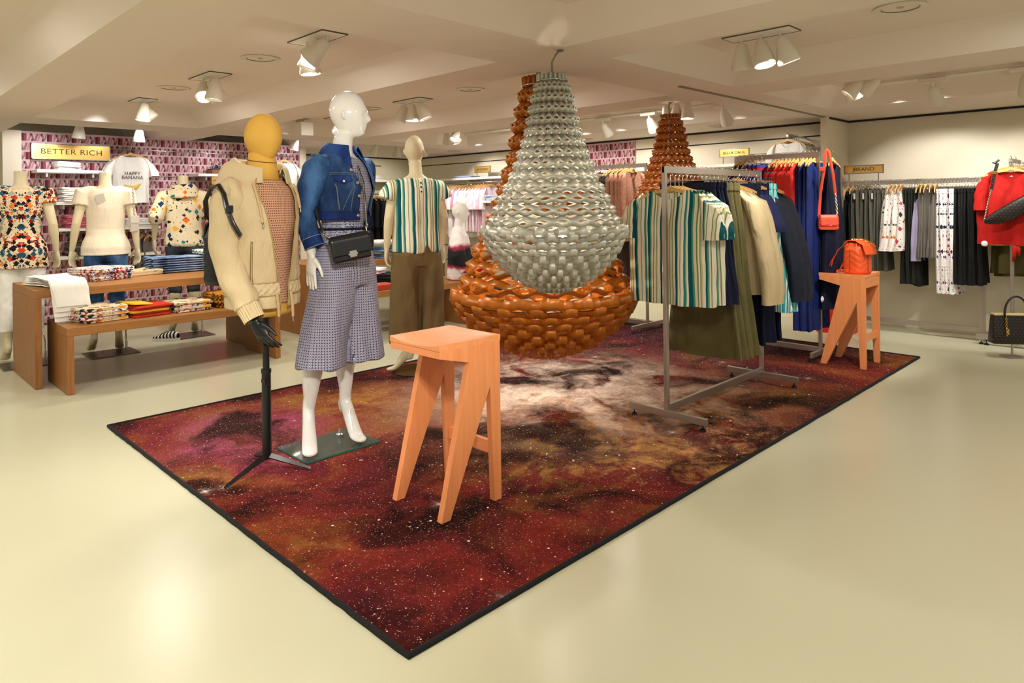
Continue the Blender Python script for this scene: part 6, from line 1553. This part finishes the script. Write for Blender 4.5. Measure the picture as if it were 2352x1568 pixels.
def bucket(b, w, d, h, quilt=.0035, kq=130, top=.8):
    def P(u, v):
        a = 2*PI*u; ca, sa = math.cos(a), math.sin(a); f = interp([(0, .93), (.06, 1.0), (.55, 1.0), (.80, .94), (.92, .80), (1, .64)], v)
        x = math.copysign(abs(ca)**.62, ca)*w/2*f; y = math.copysign(abs(sa)**.62, sa)*d/2*f; z = v*h
        q = quilt*abs(math.sin((z + (abs(x) if abs(sa) > abs(ca) else abs(y))*.8)*kq*.5))*(1 if .05 < v < .78 else .0)
        g = (.010*math.sin(a*11)*sm((v - .80)/.2)); n_ = V3((x, y, 0)).normalized()
        return (x + n_.x*(q + g), y + n_.y*(q + g), z)
    b.grid(P, 88, 90, closed_u=True); b.f.append(tuple(range(88))); b.mi.append(0)
    b.f.append(tuple(90*88 + j for j in range(88))); b.mi.append(0)
t = thing('backpack', 'orange quilted leather backpack with gold chain sitting on the farther stool', 'backpack', (5.935, 1.955, .746), -.25)
b = MB(); bucket(b, .20, .17, .255); b.build('bag_body', m_orange, t, 180)
b = MB(); b.grid(lambda u, v: (lerp(-.082, .082, u)*(1 - .1*v*v), *interp([(0, (.075, .235)), (.25, (.03, .272)), (.5, (-.035, .270)), (.7, (-.092, .240)), (1, (-.116, .160))], v)), 14, 20); fl_ = b.build('flap', m_orange, t, 60, solid=.006)
b = MB(); chain(b, [(-.05, .02, .282), (.0, -.03, .285), (.03, -.085, .262), (.045, -.118, .225), (.04, -.128, .185)], .010, .003, .016); b.build('chain', m_gchain, fl_, 60)
b = MB(); b.tube([(0, -.089, .20), (0, -.091, .02)], .003, 6); b.tube([(-.1035, 0, .20), (-.1045, 0, .02)], .003, 6); b.build('seam', plain('orange_seam', 'a8361a', .5), t)
for s in (-1, 1):
    b = MB(); b.tube([(s*.05, .085, .23), (s*.07, .125, .19), (s*.085, .165, .10), (s*.07, .19, .035), (s*.02, .175, .006), (s*.05, .125, .006), (s*.075, .086, .02)], .010, 6, flat=.28, up=(1, 0, 0)); b.build('strap', m_orange, t, 60)
b = MB(); b.tube([(-.02, .10, .225), (-.06, .12, .20), (-.10, .17, .09), (-.08, .215, .02), (.0, .20, .008), (.06, .16, .008)], .008, 6, flat=.3); b.build('long_strap', m_orange, t, 60)
b = MB(); chain(b, [(.0, .06, .262), (.0, .09, .245), (-.01, .105, .222)], .008, .0025, .013); b.build('handle_chain', m_gchain, t, 60)
# black backpack on the back of the dress form (same frame as the form)
t = thing('backpack', 'black quilted backpack hanging behind the dress form in the beige jacket', 'backpack', (1.565, 3.345, .012), .2)
b = MB(); bucket(b, .24, .15, .32, .003); bo = b.build('bag_body', m_velvet, t, 180); bo.location = (-.02, .275, .935)
b = MB(); b.grid(lambda u, v: (lerp(-.10, .10, u)*(1 - .12*v*v) - .02, *interp([(0, (.22, 1.235)), (.3, (.27, 1.275)), (.6, (.335, 1.245)), (1, (.365, 1.14))], v)), 12, 14); b.build('flap', m_velvet, t, 60, solid=.006)
b = MB()
for x, z in ((-.142, 1.155), (-.130, 1.16)): b.tube([V3((x - .004, .275 + .03*(1 if x < -.135 else -1) + .011*math.cos(a), z + .011*math.sin(a))) for a in [2*PI*i/12 for i in range(12)]], .003, 6, closed_path=True)
b.build('eyelets', m_chrome, bo)
for o in [o for o in bo.children]: o.location = (.02, -.275, -.935)
for s in (-1, 1):
    b = MB(); b.tube([(s*.10, .22, 1.22), (s*.215, .16, 1.30), (s*.268, .085, 1.37), (s*.272, .03, 1.43), (s*.262, -.015, 1.445), (s*.258, -.050, 1.40), (s*.252, -.065, 1.33), (s*.235, -.085, 1.26), (s*.20, -.09, 1.20)], .014, 8, flat=.45, up=(1, 0, 0)); sp = b.build('strap', m_leather, t, 60)
    b = MB(); b.b2((s*.250 - .014, -.090, 1.31), (s*.250 + .014, -.066, 1.345)); b.build('buckle', m_leather, sp, bevel=.003)
# coral crossbody hanging from the end of the partition rack
t = thing('crossbody_bag', 'coral red quilted crossbody bag hanging by its strap from the partition rack end', 'bag', (5.88, 2.165, 1.16), -.95)
def quilt(b, w, d, h, k=70, q=.003):
    def P(u, v):
        a = 2*PI*u; ca, sa = math.cos(a), math.sin(a); x = math.copysign(abs(ca)**.35, ca)*w/2; y = math.copysign(abs(sa)**.35, sa)*d/2; z = lerp(-h/2, h/2, v); e = 1 - .12*abs(2*v - 1)**6
        s = q*min(abs(math.sin((x + z)*k)), abs(math.sin((x - z)*k)))*2
        n_ = V3((x, y, 0)).normalized(); return (x*e + n_.x*s, y*e + n_.y*s, z)
    b.grid(P, 72, 40, closed_u=True); b.f.append(tuple(range(72))); b.mi.append(0); b.f.append(tuple(40*72 + j for j in range(72))); b.mi.append(0)
b = MB(); quilt(b, .155, .068, .115); b.build('bag_body', m_orange2, t, 60)
b = MB(); b.grid(lambda u, v: (lerp(-.07, .07, u), *interp([(0, (.03, .060)), (.3, (-.02, .066)), (.45, (-.040, .052)), (1, (-.043, -.025))], v)), 10, 12); b.build('flap', m_orange2, t, 60, solid=.005)
b = MB(); b.tube([(.02*math.cos(a), -.048, -.012 + .008*math.sin(a)) for a in [2*PI*i/16 for i in range(16)]], .0018, 5, closed_path=True); b.build('badge', m_chrome, t)
b = MB(); b.tube([(-.07, 0, .055), (-.055, .0, .25), (-.025, .0, .44), (-.012, .0, .592), (.0, .0, .608), (.014, .0, .592), (.045, .0, .40), (.062, .0, .24)], .0115, 6, flat=.22, up=(1, 0, 0)); sp = b.build('strap', m_orange2, t, 60)
b = MB(); chain(b, [(.062, 0, .24), (.07, 0, .14), (.072, 0, .05)], .010, .003, .016); b.build('strap_chain', m_steel, sp)
b = MB(); b.b2((-.066, -.006, .43), (-.018, .006, .465)); b.build('buckle', m_orange2, sp, bevel=.002)
# waist bag over the red shirt (frame of the shirt: x runs along the shoulders)
def logo_mat():
    t = NT('logo_print_leather'); x, y, z = t.sep(t.coord()); k = 34.
    u = t.math('MULTIPLY', t.math('ADD', x, t.math('MULTIPLY', z, .5)), k); w = t.math('MULTIPLY', z, k*1.2)
    fu = t.math('ABSOLUTE', t.math('SUBTRACT', t.math('FRACT', t.math('ADD', u, 100.)), .5)); fw = t.math('ABSOLUTE', t.math('SUBTRACT', t.math('FRACT', t.math('ADD', w, 100.)), .5))
    m = t.math('MULTIPLY', t.math('LESS_THAN', fu, .20), t.math('LESS_THAN', fw, .13)); e = t.math('GREATER_THAN', t.math('ABSOLUTE', t.math('SUBTRACT', fu, .1)), .045)
    return t.done(t.mix(t.math('MULTIPLY', m, e), '15110f', '6a4a2c'), .42)
m_logo = logo_mat()
t = thing('waist_bag', 'dark crescent waist bag hung by its chain over the red shirt', 'bag', (7.27, 1.148, 1.712), -PI/2)
b = MB(); rings = []
for i in range(17):
    u = i/16; x = lerp(-.175, .24, u); zc = lerp(-.575, -.30, u) - .035*math.sin(u*PI); hh = .012 + .056*math.sin(u*PI)**.7; dd_ = .012 + .030*math.sin(u*PI)**.7
    rings.append([(x + .35*hh*math.sin(2*PI*j/18)*-1, -.045 + dd_*math.cos(2*PI*j/18), zc + hh*math.sin(2*PI*j/18)) for j in range(18)])
b.loft(rings); b.build('bag_body', m_logo, t, 180)
b = MB(); b.tube([(-.07, -.06, -.06), (-.085, -.065, -.12), (-.10, -.066, -.20), (-.115, -.066, -.29)], .013, 6, flat=.3, up=(1, 0, 0)); sp = b.build('strap', m_logo, t, 60)
b = MB(); chain(b, [(-.115, -.066, -.29), (-.145, -.064, -.42), (-.175, -.05, -.57)], .008, .0026, .013); b.build('chain', m_chrome, sp)
b = MB(); chain(b, [(.11, -.06, -.06), (.13, -.062, -.18), (.16, -.06, -.28)], .008, .0026, .013); b.build('chain', m_chrome, t)
b = MB(); b.b2((-.118, -.074, -.155), (-.068, -.062, -.13)); b.build('buckle', m_gchain, sp, bevel=.002)
b = MB(); b.tube([(-.06, -.05, -.03), (-.09, -.06, -.06), (-.105, -.06, -.05)], .01, 6); b.build('strap_end', m_logo, sp)
# handbag on its little stand
t = thing('bag_stand', 'low steel stand with a square foot holding the monogram handbag', 'stand', (7.085, 1.11, 0), -PI/2 + .78)
b = MB(); b.box((0, 0, .006), (.13, .13, .010)); b.build('foot_plate', m_steel, t, bevel=.002)
b = MB(); b.tube([(0, 0, .01), (0, 0, .50)], .008, 10); b.tube([(0, 0, .495), (0, -.03, .505)], .008, 8); b.build('post', m_steel, t, 60)
t = thing('handbag', 'dark monogram handbag with a cream top edge hanging on a low stand', 'bag', (7.03, 1.085, .13), -PI/2 + .62)
b = MB(); rings = []
for z, w, d in ((0, .365, .11), (.01, .375, .12), (.12, .362, .10), (.235, .345, .075)): rings.append([(math.copysign(abs(math.cos(2*PI*j/40))**.3, math.cos(2*PI*j/40))*w/2, math.copysign(abs(math.sin(2*PI*j/40))**.3, math.sin(2*PI*j/40))*d/2, z) for j in range(40)])
b.loft(rings); b.build('bag_body', m_logo, t, 50)
b = MB(); b.b2((-.165, -.03, .232), (.165, .03, .250)); b.build('top_lining', plain('cream_lining', 'd8c890', .5), t, bevel=.006)
for s in (-1,):
    b = MB(); b.tube([(.09*math.cos(a)*(1.0), s*.035, .22 + .175*math.sin(a)**.8) for a in [PI*i/20 for i in range(21)]], .0085, 10); b.build('handle', m_logo, t, 180)
b = MB(); b.tube([(-.045 + .10, -.052, .215), (.0 + .10, -.052, .215), (-.0225 + .10, -.054, .178)], .002, 5, closed_path=True); b.build('triangle_badge', m_gchain, t)
b = MB(); chain(b, [(-.085, -.05, .23), (-.09, -.062, .15), (-.085, -.062, .07)], .009, .0028, .014); b.build('charm_chain', m_gchain, t)
b = MB(); b.b2((-.082, -.064, .08), (-.070, -.060, .13)); b.build('charm', m_gchain, t)
# chain bag on the cream t-shirt mannequin
t = thing('clutch_bag', 'small silver chain bag worn on the back of the cream t-shirt mannequin', 'bag', (2.02, 7.02, 1.20), .05)
b = MB(); b.box((0, 0, 0), (.07, .045, .15)); b.build('bag_body', plain('silver_leather', 'b8b2a6', .35, .3), t, bevel=.012)
b = MB(); chain(b, [(0, -.01, .07), (-.01, -.02, .20), (-.015, -.02, .32), (-.01, .04, .39)], .010, .003, .016); b.build('strap_chain', m_steel, t)
b = MB(); b.box((0, -.02, .045), (.076, .012, .07)); b.build('flap', plain('silver_leather_flap', 'c6c0b4', .35, .3), t, bevel=.003)
